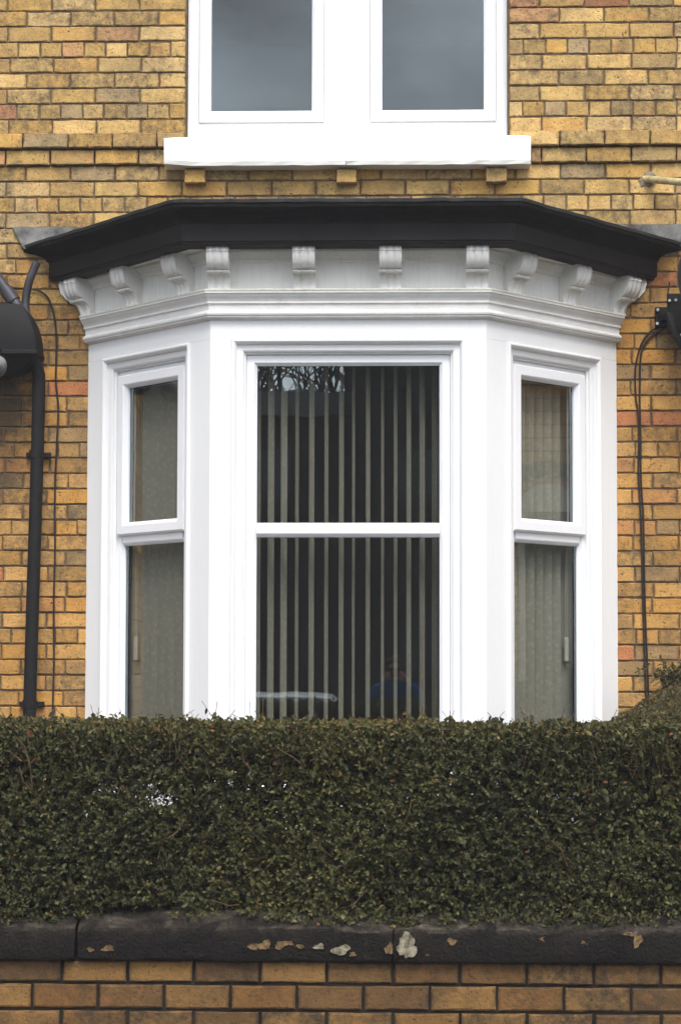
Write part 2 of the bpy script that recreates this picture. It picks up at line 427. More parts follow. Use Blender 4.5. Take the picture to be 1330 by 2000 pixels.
def seen(it):
    x, zc, w, h, pr, dp = it
    u0, v0 = pix((x - w/2, 0, zc)); u1, _ = pix((x + w/2, 0, zc)); v = v0
    a, b = max(0, u0), min(1330, u1)
    if b - a < 4 or v < -8: return 0
    if v > 1395: return 0
    if v > 450 and v < 560:                       # under the roof edge
        if 60 < (u0+u1)/2 < 1290 and v < 545: a = a if u0 < 60 else max(a, u1 - 30 if u1 < 130 else b)
    if v > 545:
        if u0 < 300: b = min(b, 170)
        else: a = max(a, 1203)
    return max(0, b - a)
scored = sorted(range(len(items)), key=lambda i: -seen(items[i]))
vis = {i for i in scored[:300] if seen(items[i]) > 0}
print('bricks', len(items), 'seen', sum(seen(t) > 0 for t in items), 'as parts', len(vis))
band = bpy.data.objects.new('string_course', None); COL.objects.link(band); band.location = (0, 0, 4.2); keep(band, house)
rest = []
for i, it in enumerate(items):
    x, zc, w, h, pr, dp = it
    hd = w < .15
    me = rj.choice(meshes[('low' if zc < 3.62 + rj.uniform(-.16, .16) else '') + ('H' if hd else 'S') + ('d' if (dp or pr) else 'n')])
    sc = Vector((w/(HW if hd else SW), 1, (h - rj.uniform(.0062, .009))/BH))
    mw = (Matrix.Translation((x, -pr + rj.uniform(-.002, .002), zc + rj.uniform(-.0012, .0012)))
          @ Matrix.Rotation(rj.uniform(-.004, .004), 4, 'Y') @ Matrix.Rotation(rj.uniform(-.008, .008), 4, 'Z') @ Matrix.Diagonal((*sc, 1)))
    if i in vis:
        o = bpy.data.objects.new('brick', me); COL.objects.link(o); o.matrix_world = mw
        P = band if pr else wall
        o.parent = P
        o.matrix_parent_inverse = (Matrix.Translation((0, 0, 4.2)) if P is band else Matrix.Identity(4)).inverted()
    else: rest.append((me, mw))
def join(name, lst, mat, parent):
    V, Fc, off, T = [], [], 0, []
    for me, mw in lst:
        T += [rj.random()]*len(me.vertices)
        V += [tuple(mw @ v.co) for v in me.vertices]
        Fc += [tuple(i + off for i in p.vertices) for p in me.polygons]; off += len(me.vertices)
    me = bpy.data.meshes.new(name); me.from_pydata(V, [], Fc); me.update(); me.attributes.new('brick_tone', 'FLOAT', 'POINT').data.foreach_set('value', T)
    o = link(name, me, mat); o['kind'] = 'stuff'
    if parent: o.parent = parent
    return o
join('outlying_bricks', [t for t in rest if t[1].translation.z >= 3.6], 'house_brick', wall)
join('outlying_bricks', [t for t in rest if t[1].translation.z < 3.6], 'shaded_lower_brick', wall)

# ================================================================== UPPER WINDOW
def rect_frame(name, x0, x1, z0, z1, prof, mat, parent, f, smooth=False):
    """mitred frame: prof = [(inset, out)] swept round the rectangle, f(s,o,z) -> point"""
    bm = bmesh.new(); rings = []
    for (i, o) in prof:
        rings.append([bm.verts.new(f(s, o, z)) for s, z in ((x0+i, z0+i), (x1-i, z0+i), (x1-i, z1-i), (x0+i, z1-i))])
    rings.append(rings[0])
    for A, B in zip(rings, rings[1:]):
        for j in range(4): bm.faces.new((A[j], A[(j+1) % 4], B[(j+1) % 4], B[j]))
    o = obj(name, bm, mat); 
    if parent: keep(o, parent) if parent.type == 'EMPTY' else setattr(o, 'parent', parent)
    return o
def pane(name, x0, x1, z0, z1, o_, parent, f, mat='glass'):
    bm = bmesh.new(); vs = [bm.verts.new(f(s, o_, z)) for s, z in ((x0, z0), (x1, z0), (x1, z1), (x0, z1))]; bm.faces.new(vs)
    p = obj(name, bm, mat); p.parent = parent
    if parent.type == 'EMPTY': keep(p, parent)
    return p
flat = lambda s, o, z: (s, -o, z)
uw = thing('upper_window', 'white double casement window above a thick white painted sill', 'window', (-.025, .1, 4.28))
bm = bmesh.new(); UR = -.09
box(bm, WX0 + .002, -.80, .07, .2, 4.283, 5.9); box(bm, .748, WX1 - .002, .07, .2, 4.283, 5.9)
box(bm, -.146, .092, .07, .2, 4.40, 5.9); box(bm, -.80, .748, .07, .2, 4.283, 4.40)
bmesh.ops.remove_doubles(bm, verts=bm.verts[:], dist=.0001)
keep(obj('window_frame', bm, 'white_paint'), uw)
for (s0, s1) in ((-.798, -.148), (.094, .746)):
    sa = rect_frame('sash', s0, s1, 4.402, 5.8, [(0, -.12), (0, -.062), (.006, -.056), (.048, -.056), (.062, -.074), (.062, -.12)], 'white_plastic', uw, flat)
    pane('pane', s0 + .055, s1 - .055, 4.45, 5.75, -.085, sa, flat, 'upper_glass')
# painted stone sill, cracked at the joint
bm = bmesh.new()
cut = -.0293
for (a, b) in ((SILL[0], cut - .001), (cut + .001, SILL[1])):
    n = 14; rg = random.Random(int(a*100))
    sec = [(-.095, SILL[2]), (-.100, SILL[2] + .02), (-.100, SILL[3] - .010), (-.092, SILL[3]), (.06, SILL[3] + .0), (.06, SILL[2])]
    R = []
    for i in range(n + 1):
        x = a + (b - a)*i/n
        R.append([bm.verts.new((x, y + rg.uniform(-.0018, .0018), z + rg.uniform(-.0016, .0016) - (.004 if i in (0, n) and j in (2, 3) else 0) + (.012*(1 - i/2.) if (i < 2 and j in (0, 1) and a < -.5) else 0))) for j, (y, z) in enumerate(sec)])
    for P, Q in zip(R, R[1:]):
        for j in range(len(sec)): bm.faces.new((P[j], P[(j+1) % len(sec)], Q[(j+1) % len(sec)], Q[j]))
    bm.faces.new(R[0]); bm.faces.new(R[-1])
keep(obj('sill', bm, 'sill_paint'), uw)

# ================================================================== BAY WINDOW
bay = thing('bay_window', 'white painted timber bay window with black flat roof and row of scrolled corbels', 'bay window', (0, -.3, .3))
P0, P1, P2, P3 = (Vector(p) for p in ((-BB, 0), (-BA, -BD), (BA, -BD), (BB, 0)))
FL = (P1 - P0).length
class Facet:
    def __init__(s, A, B):
        s.A = A; s.t = (B - A).normalized(); s.n = Vector((s.t.y, -s.t.x)); s.len = (B - A).length
    def __call__(s, a, o, z):
        p = s.A + s.t*a + s.n*o; return (p.x, p.y, z)
FLEFT, FFRONT, FRIGHT = Facet(P0, P1), Facet(P1, P2), Facet(P2, P3)
def isect(F, G, o):
    a = F.A + F.n*o; b = G.A + G.n*o
    den = F.t.x*G.t.y - F.t.y*G.t.x; d = b - a
    return a + F.t*((d.x*G.t.y - d.y*G.t.x)/den)
def ring(o, s0=0.):
    return [FLEFT.A + FLEFT.n*o + FLEFT.t*s0, isect(FLEFT, FFRONT, o), isect(FFRONT, FRIGHT, o), FRIGHT.A + FRIGHT.n*o + FRIGHT.t*(FRIGHT.len - s0)]
SL = (BB - BA)/BD
def roofring(xw, yf):
    return [Vector((-xw, -.002)), Vector((-(xw - SL*yf), -yf)), Vector((xw - SL*yf, -yf)), Vector((xw, -.002))]
def sweep(name, prof, mat, parent, smooth=True, sub=1):
    """prof: list of (ring4, z) closed loop"""
    bm = bmesh.new(); R = []
    for rg, z in prof: R.append([bm.verts.new((p.x, p.y, z)) for p in rg])
    R2 = R + [R[0]]
    for A, B in zip(R2, R2[1:]):
        for j in range(3): bm.faces.new((A[j], A[j+1], B[j+1], B[j]))
    bm.faces.new([r[0] for r in R]); bm.faces.new([r[3] for r in R])
    return keep(obj(name, bm, mat, None), parent)
def rough_edge(name, prof, mat, parent, seg=(22, 36, 22), jit=.004, seed=4):
    """like sweep, but divided along its length and pushed about so that the edge is uneven"""
    r = random.Random(seed); bm = bmesh.new(); cols = []
    path = [(i, j/seg[i]) for i in range(3) for j in range(seg[i])] + [(2, 1.)]
    for (i, t) in path:
        dz = r.uniform(-jit, jit)*.5; do = 1 + r.uniform(-jit, jit)*.4
        cols.append([bm.verts.new((*((rg[i] + (rg[i+1] - rg[i])*t)*(do if 0 < t or i else 1)), z + dz*r.uniform(.6, 1.2))) for rg, z in prof])
    for A, B in zip(cols, cols[1:]):
        for j in range(len(prof)): bm.faces.new((A[j], A[(j+1) % len(prof)], B[(j+1) % len(prof)], B[j]))
    bm.faces.new(cols[0]); bm.faces.new(cols[-1])
    return keep(obj(name, bm, mat), parent)
def prism(bm, poly, z0, z1):
    a = [bm.verts.new((p[0], p[1], z0)) for p in poly]; b = [bm.verts.new((p[0], p[1], z1)) for p in poly]
    bm.faces.new(a); bm.faces.new(b)
    for j in range(len(poly)): bm.faces.new((a[j], a[(j+1) % len(poly)], b[(j+1) % len(poly)], b[j]))
ZB, ZH = .93, 3.135                            # bottom of the openings, top of the openings
TH = .085
SO0, SO1 = .128, .8188                         # side opening along the facet, from the wall
FO = .5576                                     # front opening half width
xy = lambda F, s, o: F(s, o, 0)[:2]
cor = isect(FLEFT, FFRONT, -TH); cor2 = isect(FFRONT, FRIGHT, -TH)
bm = bmesh.new(); prism(bm, [xy(FLEFT, SO1, 0), (P1.x, P1.y), xy(FFRONT, BA - FO, 0), xy(FFRONT, BA - FO, -TH), (cor.x, cor.y), xy(FLEFT, SO1, -TH)], ZB, ZH)
keep(obj('corner_post', bm, 'white_paint'), bay)
bm = bmesh.new(); prism(bm, [xy(FRIGHT, FL - SO1, 0), (P2.x, P2.y), xy(FFRONT, BA + FO, 0), xy(FFRONT, BA + FO, -TH), (cor2.x, cor2.y), xy(FRIGHT, FL - SO1, -TH)], ZB, ZH)
keep(obj('corner_post', bm, 'white_paint'), bay)
for F, s0, s1, sg in ((FLEFT, 0, SO0, -1), (FRIGHT, FL - SO0, FL, 1)):
    bm = bmesh.new()
    if sg < 0: poly = [xy(F, 0, 0), xy(F, s1, 0), xy(F, s1, -TH), (xy(F, s1, -TH)[0], .004), (xy(F, 0, 0)[0], .004)]
    else: poly = [xy(F, s1, 0), xy(F, s0, 0), xy(F, s0, -TH), (xy(F, s0, -TH)[0], .004), (xy(F, s1, 0)[0], .004)]
    prism(bm, poly, ZB, ZH); keep(obj('wall_post', bm, 'white_paint'), bay)
# frieze above the openings, apron below
def band_sweep(name, z0, z1, o0, o1, mat): return sweep(name, [(ring(o1), z0), (ring(o1), z1), (ring(o0), z1), (ring(o0), z0)], mat, bay)
band_sweep('head_band', ZH + .001, 3.30, -TH, -.0008, 'white_paint')
band_sweep('frieze', 3.301, 3.60, -TH, -.003, 'corbel_paint')
band_sweep('apron', .80, ZB - .001, -TH, .0, 'white_paint')
# brick footing under the bay
bm = bmesh.new(); pl = [tuple(p) for p in ring(-.02)]; prism(bm, pl + [(1.30, .0), (-1.30, .0)], .2, .80); keep(obj('footing', bm, 'garden_wall_brick'), bay)
# shelf moulding
prof = [(-.02, 3.366), (.050, 3.364), (.056, 3.360), (.056, 3.347), (.050, 3.343), (.046, 3.335), (.036, 3.322), (.031, 3.312), (.031, 3.302), (.022, 3.298), (.020, 3.271),
        (.024, 3.266), (.032, 3.262), (.037, 3.254), (.035, 3.246), (.028, 3.241), (.028, 3.236), (.016, 3.230), (.004, 3.226), (-.02, 3.226)]
sweep('shelf_moulding', [(ring(o), z) for o, z in prof], 'moulding_paint', bay)
sweep('shelf_ledge', [(ring(o), z) for o, z in ((-.015, 3.3685), (.053, 3.3672), (.0585, 3.362), (.0585, 3.357), (.05, 3.3655), (-.015, 3.3668))], 'ledge_paint', bay)
# bed mould and soffit
sweep('bed_moulding', [(ring(o), z) for o, z in ((-.02, 3.556), (.046, 3.556), (.046, 3.546), (.038, 3.542), (.022, 3.530), (.012, 3.520), (.012, 3.506), (.0, 3.502), (-.02, 3.502))], 'corbel_paint', bay)
def inter(o_s, o_f=0):  # ring of the overhanging roof; inside the bay it follows the posts
    xw = BB + o_s*FL/BD
    if o_s < 0: return roofring(xw, BD + o_f)
    xf, yf = .738 + .299*o_s, BD + 1.075*o_s + .021
    return [Vector((-xw, -.002)), Vector((-xf, -yf)), Vector((xf, -yf)), Vector((xw, -.002))]
sweep('soffit', [(inter(.128, .095), 3.557), (inter(.128, .095), 3.585), (inter(-.05, -.05), 3.585), (inter(-.05, -.05), 3.557)], 'corbel_paint', bay)
# corbels
def corbel(F, sc, w=.106, K=1.25):
    bm = bmesh.new(); N = 19
    prof = []
    for i in range(9):
        t = i/8*math.pi/2; prof.append((.056 + .046*math.cos(t)**.8, 3.545 - .092*math.sin(t)))
    prof[0] = (.098, 3.5565); prof.insert(1, (.104, 3.530))
    prof += [(.064, 3.449), (.067, 3.444), (.064, 3.438), (.054, 3.436)]
    for i in range(1, 8):
        t = i/7*math.pi/2; prof.append((.054 - .032*math.sin(t), 3.436 - .066*(1 - math.cos(t)) - .004*i*.0))
    prof[-1] = (.026, 3.3665)
    R = []
    for (o, z) in prof:
        row = []
        for j in range(N):
            u = j/(N - 1); x = (u - .5)*w
            if u < .06 or u > .94: e = -.003
            else:
                q = ((u - .06)/.88*3) % 1.0; e = -.008 + .012*abs(math.sin(q*math.pi))**.6
            row.append(bm.verts.new(F(sc + x, max(o*K + e, .004), z)))
        R.append(row)
    for A, B in zip(R, R[1:]):
        for j in range(N - 1): bm.faces.new((A[j], A[j+1], B[j+1], B[j]))
    for j in (0, N - 1):
        x = -w/2 if j == 0 else w/2
        b0 = [bm.verts.new(F(sc + x, -.002, z)) for o, z in prof]
        for i in range(len(prof) - 1): bm.faces.new((R[i][j], R[i+1][j], b0[i+1], b0[i]))
    o = obj('corbel', bm, 'corbel_paint', None, True, 38); return keep(o, bay)
for x in (-.615, -.2075, .2025, .613): corbel(FFRONT, BA + x, K=1.38)
for s in (.79, .388, -.004):
    corbel(FLEFT, s); corbel(FRIGHT, FL - s)
# profile boards closing the cornice against the brickwork
for sg in (-1, 1):
    bm = bmesh.new(); pr_ = [(0, 3.556), (.14, 3.556), (.146, 3.53), (.135, 3.49), (.11, 3.462), (.095, 3.452), (.09, 3.444), (.07, 3.44), (.045, 3.42), (.03, 3.39), (.026, 3.366), (0, 3.366)]
    a = [bm.verts.new((sg*(BB + .008 + o), -.022, z)) for o, z in pr_]; b = [bm.verts.new((sg*(BB + .008 + o), -.0025, z)) for o, z in pr_]
    bm.faces.new(a); bm.faces.new(b)
    for j in range(len(pr_)): bm.faces.new((a[j], a[(j+1) % len(pr_)], b[(j+1) % len(pr_)], b[j]))
    keep(obj('end_board', bm, 'corbel_paint'), bay)
# black fascia, cove and roof
rf = sweep('fascia_board', [(inter(*o), z) for o, z in (((.134, .10), 3.552), ((.138, .104), 3.560), ((.138, .104), 3.566), ((.145, .110), 3.570), ((.145, .110), 3.648), ((.150, .115), 3.654), ((.05, .02), 3.66), ((.05, .02), 3.552))], 'black_board', bay)
sweep('eaves_cove', [(inter(*o), z) for o, z in (((.152, .117), 3.655), ((.158, .122), 3.668), ((.172, .132), 3.682), ((.196, .152), 3.694), ((.222, .172), 3.702), ((.236, .184), 3.708), ((.238, .186), 3.724), ((.05, .03), 3.724), ((.05, .03), 3.6605))], 'black_paint', bay)
rough_edge('roof_edge', [(inter(*o), z) for o, z in (((.236, .186), 3.7245), ((.243, .192), 3.727), ((.245, .194), 3.741), ((.235, .185), 3.746), ((.02, .0), 3.77), ((.02, .0), 3.7245))], 'roof_lead', bay)
bm = bmesh.new(); prism(bm, [tuple(p) for p in inter(.03, .01)], 3.735, 3.765); keep(obj('roof', bm, 'roof_lead'), bay)
bm = bmesh.new(); prism(bm, [tuple(p) for p in inter(-.06, -.07)], 3.40, 3.44); keep(obj('bay_ceiling', bm, 'interior_white'), bay)
bm = bmesh.new(); prism(bm, [tuple(p) for p in inter(-.09, -.10)], .93, .96); keep(obj('window_board', bm, 'interior_white'), bay)
# lead flashing against the wall
for sg in (-1, 1):
    bm = bmesh.new(); xo, xi, xb = 1.752, 1.33, 1.69
    n = 10; T = []; Bt = []
    for i in range(n + 1):
        t = i/n
        T.append(bm.verts.new((sg*(xo + (xi - xo)*t), -.012 - .003*math.sin(9*t), 3.838 + .002*math.sin(14*t))))
        Bt.append(bm.verts.new((sg*(xb + (xi - xb)*t), -.02 - .004*math.sin(7*t + 1), 3.722)))
    for i in range(n): bm.faces.new((T[i], T[i+1], Bt[i+1], Bt[i]))
    g = bmesh.ops.extrude_face_region(bm, geom=bm.faces[:])
    for v in g['geom']:
        if isinstance(v, bmesh.types.BMVert): v.co.y = -.0005
    keep(obj('lead_flashing', bm, 'lead'), bay)

# ---- architraves, frames, sashes
def architrave(F, s0, s1):
    bm = bmesh.new()
    prof = [(0, -.02), (0, .007), (.005, .012), (.012, .012), (.018, .007), (.024, -.002), (.026, -.012), (.052, -.014), (.058, -.018), (.060, -.030), (.066, -.032), (.069, -.036), (.069, -.084), (0, -.084)]
    R = []
    for (i, o) in prof:
        R.append([bm.verts.new(F(s, o, z)) for s, z in ((s0 + i, ZB), (s0 + i, ZH - i), (s1 - i, ZH - i), (s1 - i, ZB))])
    for A, B in zip(R, R[1:] + R[:1]):
        for j in range(3): bm.faces.new((A[j], A[j+1], B[j+1], B[j]))
    bm.faces.new([r[0] for r in R]); bm.faces.new([r[3] for r in R])
    return keep(obj('architrave', bm, 'white_paint'), bay)
def place(o, parent):
    o.parent = parent; o.matrix_parent_inverse = Matrix.Identity(4); return o
def spacer(s0, s1, z0, z1, i, o_, parent, F):
    rect_frame('spacer_bar', s0, s1, z0, z1, [(i - .004, o_), (i + .001, o_), (i + .001, o_ - .024), (i - .004, o_ - .024)], 'black_iron', None, F).parent = parent
def bar(name, F, s0, s1, z0, z1, prof, mat, parent):
    """horizontal bar, prof = [(z fraction, out)]"""
    bm = bmesh.new(); R = [[bm.verts.new(F(s, o, z0 + (z1 - z0)*q)) for q, o in prof] for s in (s0, s1)]
    for j in range(len(prof)): bm.faces.new((R[0][j], R[0][(j+1) % len(prof)], R[1][(j+1) % len(prof)], R[1][j]))
    bm.faces.new(R[0]); bm.faces.new(R[1])
    return place(obj(name, bm, mat), parent)
UP = [(0, -.10), (0, -.052), (.004, -.048), (.038, -.048), (.052, -.066), (.052, -.10)]
BARP = [(0, -.066), (.22, -.050), (.30, -.048), (.85, -.048), (1, -.064), (1, -.10), (0, -.10)]
# front window: a fixed frame with one transom
architrave(FFRONT, BA - FO, BA + FO)
fr = rect_frame('window_frame', BA - .489, BA + .489, .962, 3.067, UP, 'white_plastic', bay, FFRONT)
bar('transom', FFRONT, BA - .4375, BA + .4375, 2.189, 2.257, BARP, 'white_plastic', fr)
pane('pane', BA - .439, BA + .439, 2.245, 3.018, -.073, fr, FFRONT)
spacer(BA - .489, BA + .489, .962, 3.067, .052, -.0745, fr, FFRONT)
pane('pane', BA - .439, BA + .439, 1.012, 2.20, -.073, fr, FFRONT)
for F, mir in ((FLEFT, False), (FRIGHT, True)):
    m = (lambda s: FL - s) if mir else (lambda s: s)
    def span(a, b): return tuple(sorted((m(a), m(b))))
    architrave(F, *span(SO0, SO1))
    fr = rect_frame('window_frame', *span(.194, .753), .962, 3.066, [(0, -.10), (0, -.052), (.004, -.048), (.030, -.048), (.042, -.066), (.042, -.10)], 'white_plastic', bay, F)
    bar('transom', F, *span(.237, .710), 2.178, 2.236, [(0, -.066), (.22, -.050), (.30, -.048), (1, -.048), (1, -.10), (0, -.10)], 'white_plastic', fr)
    pane('pane', *span(.235, .712), 1.0, 2.19, -.073, fr, F); spacer(*span(.194, .753), .962, 2.232, .042, -.0745, fr, F)
    sa = rect_frame('sash', *span(.204, .743), 2.227, 3.046, [(0, -.047), (0, -.040), (.010, -.028), (.050, -.028), (.056, -.032), (.068, -.052), (.068, -.10), (.04, -.10)], 'white_plastic', bay, F)
    pane('pane', *span(.264, .683), 2.28, 2.99, -.062, sa, F); spacer(*span(.204, .743), 2.227, 3.046, .068, -.0635, sa, F)
# inner linings of the opening
for sg in (-1, 1):
    bm = bmesh.new(); box(bm, *sorted((sg*1.219, sg*1.06)), -.03, .33, .97, 3.39); keep(obj('lining', bm, 'plaster'), bay)

# ---- vertical blinds
def slat_mesh(wd, z0, z1):
    bm = bmesh.new(); n = 6; R = []
    for i in range(n + 1):
        t = i/n - .5; R.append([bm.verts.new((t*wd, .006*(1 - 4*t*t), z)) for z in (z0, z0 + (z1 - z0)*.5, z1)])
    for A, B in zip(R, R[1:]):
        for j in range(2): bm.faces.new((A[j], B[j], B[j+1], A[j+1]))
    me = bpy.data.meshes.new('slat'); bm.to_mesh(me); bm.free(); me.materials.append(M['blind_fabric'])
    for p in me.polygons: p.use_smooth = True
    return me
SMESH = slat_mesh(.078, 0, 1)
def blind(F, s_list, ang, label, oo, s0, s1, cord=None):
    mid = F((s0 + s1)/2, oo, 3.18); t = thing('vertical_blind', label, 'blind', mid, 'vertical blinds inside the bay')
    bm = bmesh.new(); box(bm, s0, s1, oo - .02, oo + .02, 3.135, 3.175, lambda x, y, z: F(x, y, z)); keep(obj('headrail', bm, 'interior_white'), t)
    for s, a in zip(s_list, ang):
        o = bpy.data.objects.new('slat', SMESH); COL.objects.link(o)
        p = F(s, oo, 1.02)
        mw = Matrix.Translation(p) @ Matrix.Rotation(a, 4, 'Z') @ Matrix.Diagonal((1, 1, 2.11, 1))
        o.matrix_world = mw; keep(o, t)
    if cord is not None:
        bm = bmesh.new(); p = Vector(F(cord, oo + .03, 0))
        for dx in (-.004, .004): tube(bm, [(p.x + dx, p.y, 3.13), (p.x + dx, p.y, 1.72)], .0015, 5)
        keep(obj('cord', bm, 'interior_white'), t)
        bm = bmesh.new(); box(bm, p.x - .011, p.x + .011, p.y - .008, p.y + .008, 1.60, 1.72); bevel_all(bm, .003); keep(obj('cord_weight', bm, 'interior_white'), t)
    return t
SX = [-.4388, -.3784, -.3151, -.2518, -.1807, -.1087, -.0358, .0235, .0935, .1644, .2275, .2915, .3565, .4176]
SV = [22, 33, 33, 18, 27, 20, 25, 14, 22, 15, 18, 24, 28, 30]
ang = []
for x, v in zip(SX, SV):
    phi = math.asin(v/2.5646/405/.078) + (x - CX)/9.2
    ang.append(math.pi/2 - phi)
blind(FFRONT, [x + BA for x in SX], ang, 'open vertical blind with narrow beige slats behind the wide front window', -.21, BA - .5, BA + .48)
rb = random.Random(11)
tl = math.atan2(FLEFT.t.y, FLEFT.t.x); tr_ = math.atan2(FRIGHT.t.y, FRIGHT.t.x)
ss = [.30 + .0655*i for i in range(8)]
blind(FLEFT, ss, [tl + math.pi/2 - .42 + rb.uniform(-.1, .06) for _ in ss], 'closed looking beige vertical blind behind the narrow side window beside the drainpipe', -.17, .27, .80, .235)
ss2 = [FL - s for s in ss]
blind(FRIGHT, ss2, [tr_ + math.pi/2 + .42 + rb.uniform(-.06, .1) for _ in ss2], 'closed looking beige vertical blind behind the narrow side window beside the twin cables', -.17, FL - .80, FL - .27, FL - .235)

# ================================================================== PIPES AND CABLES ON THE WALL
dp = thing('drainpipe', 'black cast iron drainpipe with bulky hopper head on the brick wall', 'drainpipe', (-1.63, -.05, .3))
bm = bmesh.new(); tube(bm, smoothpts([at(-8, 690, -.15), at(30, 694, -.14), at(60, 704, -.11), at(73, 728, -.075), at(75, 770, -.06), at(71, 950, -.06), at(65, 1180, -.06), at(60, 1390, -.06), at(55, 1700, -.06)], 4), .033, 14); keep(obj('pipe', bm, 'black_iron', None, True, 40), dp)
for (u, v) in ((71, 890), (60, 1378)):
    c_ = at(u, v, -.06); bm = bmesh.new(); tube(bm, [c_ - Vector((0, 0, .02)), c_ + Vector((0, 0, .02))], .037, 14)
    box(bm, c_.x + .02, c_.x + .066, -.028, -.004, c_.z - .012, c_.z + .012); box(bm, c_.x - .060, c_.x - .02, -.028, -.004, c_.z - .012, c_.z + .012)
    keep(obj('bracket', bm, 'black_iron'), dp)
bm = bmesh.new(); R = []
for (z, x0, x1, yo) in ((3.42, -2.02, -1.70, -.15), (3.405, -2.03, -1.668, -.17), (3.36, -2.03, -1.634, -.185), (3.31, -2.03, -1.610, -.19), (3.26, -2.03, -1.594, -.195), (3.21, -2.03, -1.586, -.195), (3.17, -2.03, -1.584, -.19), (3.165, -2.03, -1.579, -.195), (3.15, -2.03, -1.579, -.195), (3.145, -2.02, -1.588, -.18), (3.10, -1.98, -1.62, -.16), (3.06, -1.92, -1.70, -.13)):
    r_ = .022; pts = []
    for (cx_, cy_, a0) in ((x1 - r_, yo + r_, -90), (x1 - r_, -.008, 0), (x0 + r_, -.008, 90), (x0 + r_, yo + r_, 180)):
        for q in range(3):
            th = math.radians(a0 + 45*q); rr = r_ if cy_ < -.01 else .004
            pts.append((cx_ + r_*math.cos(th), cy_ + rr*math.sin(th), z))
    R.append([bm.verts.new(p) for p in pts])
for A, B in zip(R, R[1:]):
    for j in range(len(A)): bm.faces.new((A[j], A[(j+1) % len(A)], B[(j+1) % len(A)], B[j]))
bm.faces.new(R[-1]); bm.faces.new(R[0])
keep(obj('hopper_head', bm, 'black_iron', None, True, 30), dp)
bm = bmesh.new()
P = [at(70, 515, -.12), at(56, 550, -.12), at(49, 585, -.12), at(50, 620, -.13), at(62, 655, -.14)]
tube(bm, smoothpts(P, 5), .021, 12); keep(obj('gutter_outlet', bm, 'grey_pipe', None, True, 50), dp)
bm = bmesh.new()
P = [at(-60, 470, -.12), at(-20, 530, -.12), at(12, 572, -.13), at(40, 612, -.14)]
tube(bm, P, .030, 12); 
tube(bm, [at(10, 570, -.13), at(26, 592, -.135)], .037, 12)
keep(obj('inlet_pipe', bm, 'grey_pipe', None, True, 50), dp)
# pale lamp bowl that shows below the hopper at the edge
lamp = thing('wall_lamp', 'pale rounded lamp bowl under the black hopper head', 'lamp', (-1.86, -.3, 3.09))
c0 = at(-14, 716, -.3); bm = bmesh.new(); bmesh.ops.create_uvsphere(bm, u_segments=20, v_segments=12, radius=.068)
for v in bm.verts: v.co.z *= 1.05 if v.co.z < 0 else .8; v.co += c0
keep(obj('bowl', bm, 'lead', None, True), lamp)
bm = bmesh.new(); tube(bm, [c0 + Vector((0, 0, .045)), c0 + Vector((0, .02, .09)), c0 + Vector((0, .285, .10))], .018, 10); keep(obj('arm', bm, 'black_iron', None, True, 50), lamp)

def cable(name, pts, r, label, group=None, y=-.012):
    bm = bmesh.new(); tube(bm, smoothpts([at(u, v, yy) for (u, v, yy) in [(p[0], p[1], p[2] if len(p) > 2 else y) for p in pts]], 5), r, 6)
    return tag(obj(name, bm, 'cable', None, True), label, 'cable', group)
cable('wall_cable', [(-20, 562), (40, 566), (72, 570), (90, 582), (101, 606), (107, 640), (109, 690), (108, 745), (113, 800), (111, 860), (108, 930), (107, 1000), (108, 1080), (106, 1180), (107, 1290), (105, 1400), (105, 1600)], .0052, 'thin black cable bending down the brickwork beside the drainpipe')
cable('wall_cable', [(1320, 622, -.05), (1296, 630, -.03), (1272, 641), (1253, 662), (1243, 690), (1238, 722), (1239, 770), (1243, 800), (1246, 850), (1245, 920), (1250, 1010), (1253, 1100), (1256, 1200), (1259, 1290), (1263, 1400), (1266, 1600)], .0050, 'dark cable running down the bricks, the one nearer the bay of two')
cable('wall_cable', [(1322, 630, -.05), (1300, 637, -.03), (1280, 646), (1263, 660), (1252, 678), (1248, 700), (1247, 740), (1247, 785), (1249, 850), (1250, 930), (1255, 1010), (1257, 1100), (1260, 1200), (1264, 1290), (1268, 1400), (1271, 1600)], .0050, 'dark cable running down the bricks, the one farther from the bay of two')

# ---- satellite dish on its wall bracket
sdx = thing('satellite_dish', 'black satellite dish on a bolted wall bracket beside the bay roof', 'satellite dish', (1.6, 0, 3.35))
bm = bmesh.new(); a = at(1276, 597, -.02); b = at(1300, 638, -.02)
box(bm, a.x, b.x + .09, -.03, -.0045, b.z, a.z); bevel_all(bm, .004); keep(obj('wall_plate', bm, 'black_iron'), sdx)
for (u, v) in ((1281, 602), (1280, 629)):
    c_ = at(u, v, -.035); bm = bmesh.new(); tube(bm, [c_ + Vector((0, .006, 0)), c_ + Vector((0, -.006, 0))], .008, 6); keep(obj('bolt', bm, 'galvanised'), sdx)
bm = bmesh.new()
a = at(1299, 572, -.11); b = at(1326, 650, -.11); box(bm, a.x, b.x + .05, -.14, -.10, b.z, a.z); bevel_all(bm, .006)
tube(bm, [at(1290, 615, -.03), at(1306, 612, -.12)], .022, 10)
tube(bm, [at(1302, 610, -.12), at(1318, 655, -.20), at(1345, 690, -.30)], .020, 10)
tube(bm, [at(1300, 575, -.12), at(1304, 548, -.10)], .004, 6)
keep(obj('mount_arm', bm, 'black_iron'), sdx)
for (u, v) in ((1304, 584), (1316, 583), (1327, 651)):
    c_ = at(u, v, -.142); bm = bmesh.new(); tube(bm, [c_ + Vector((0, .006, 0)), c_ + Vector((0, -.008, 0))], .0075, 6); keep(obj('bolt', bm, 'galvanised'), sdx)
dc = at(1404, 565, -.34); ax = Vector((.42, -.80, .25)).normalized()
bm = bmesh.new(); e1 = ax.cross(Vector((0, 0, 1))).normalized(); e2 = e1.cross(ax)
rings_ = []
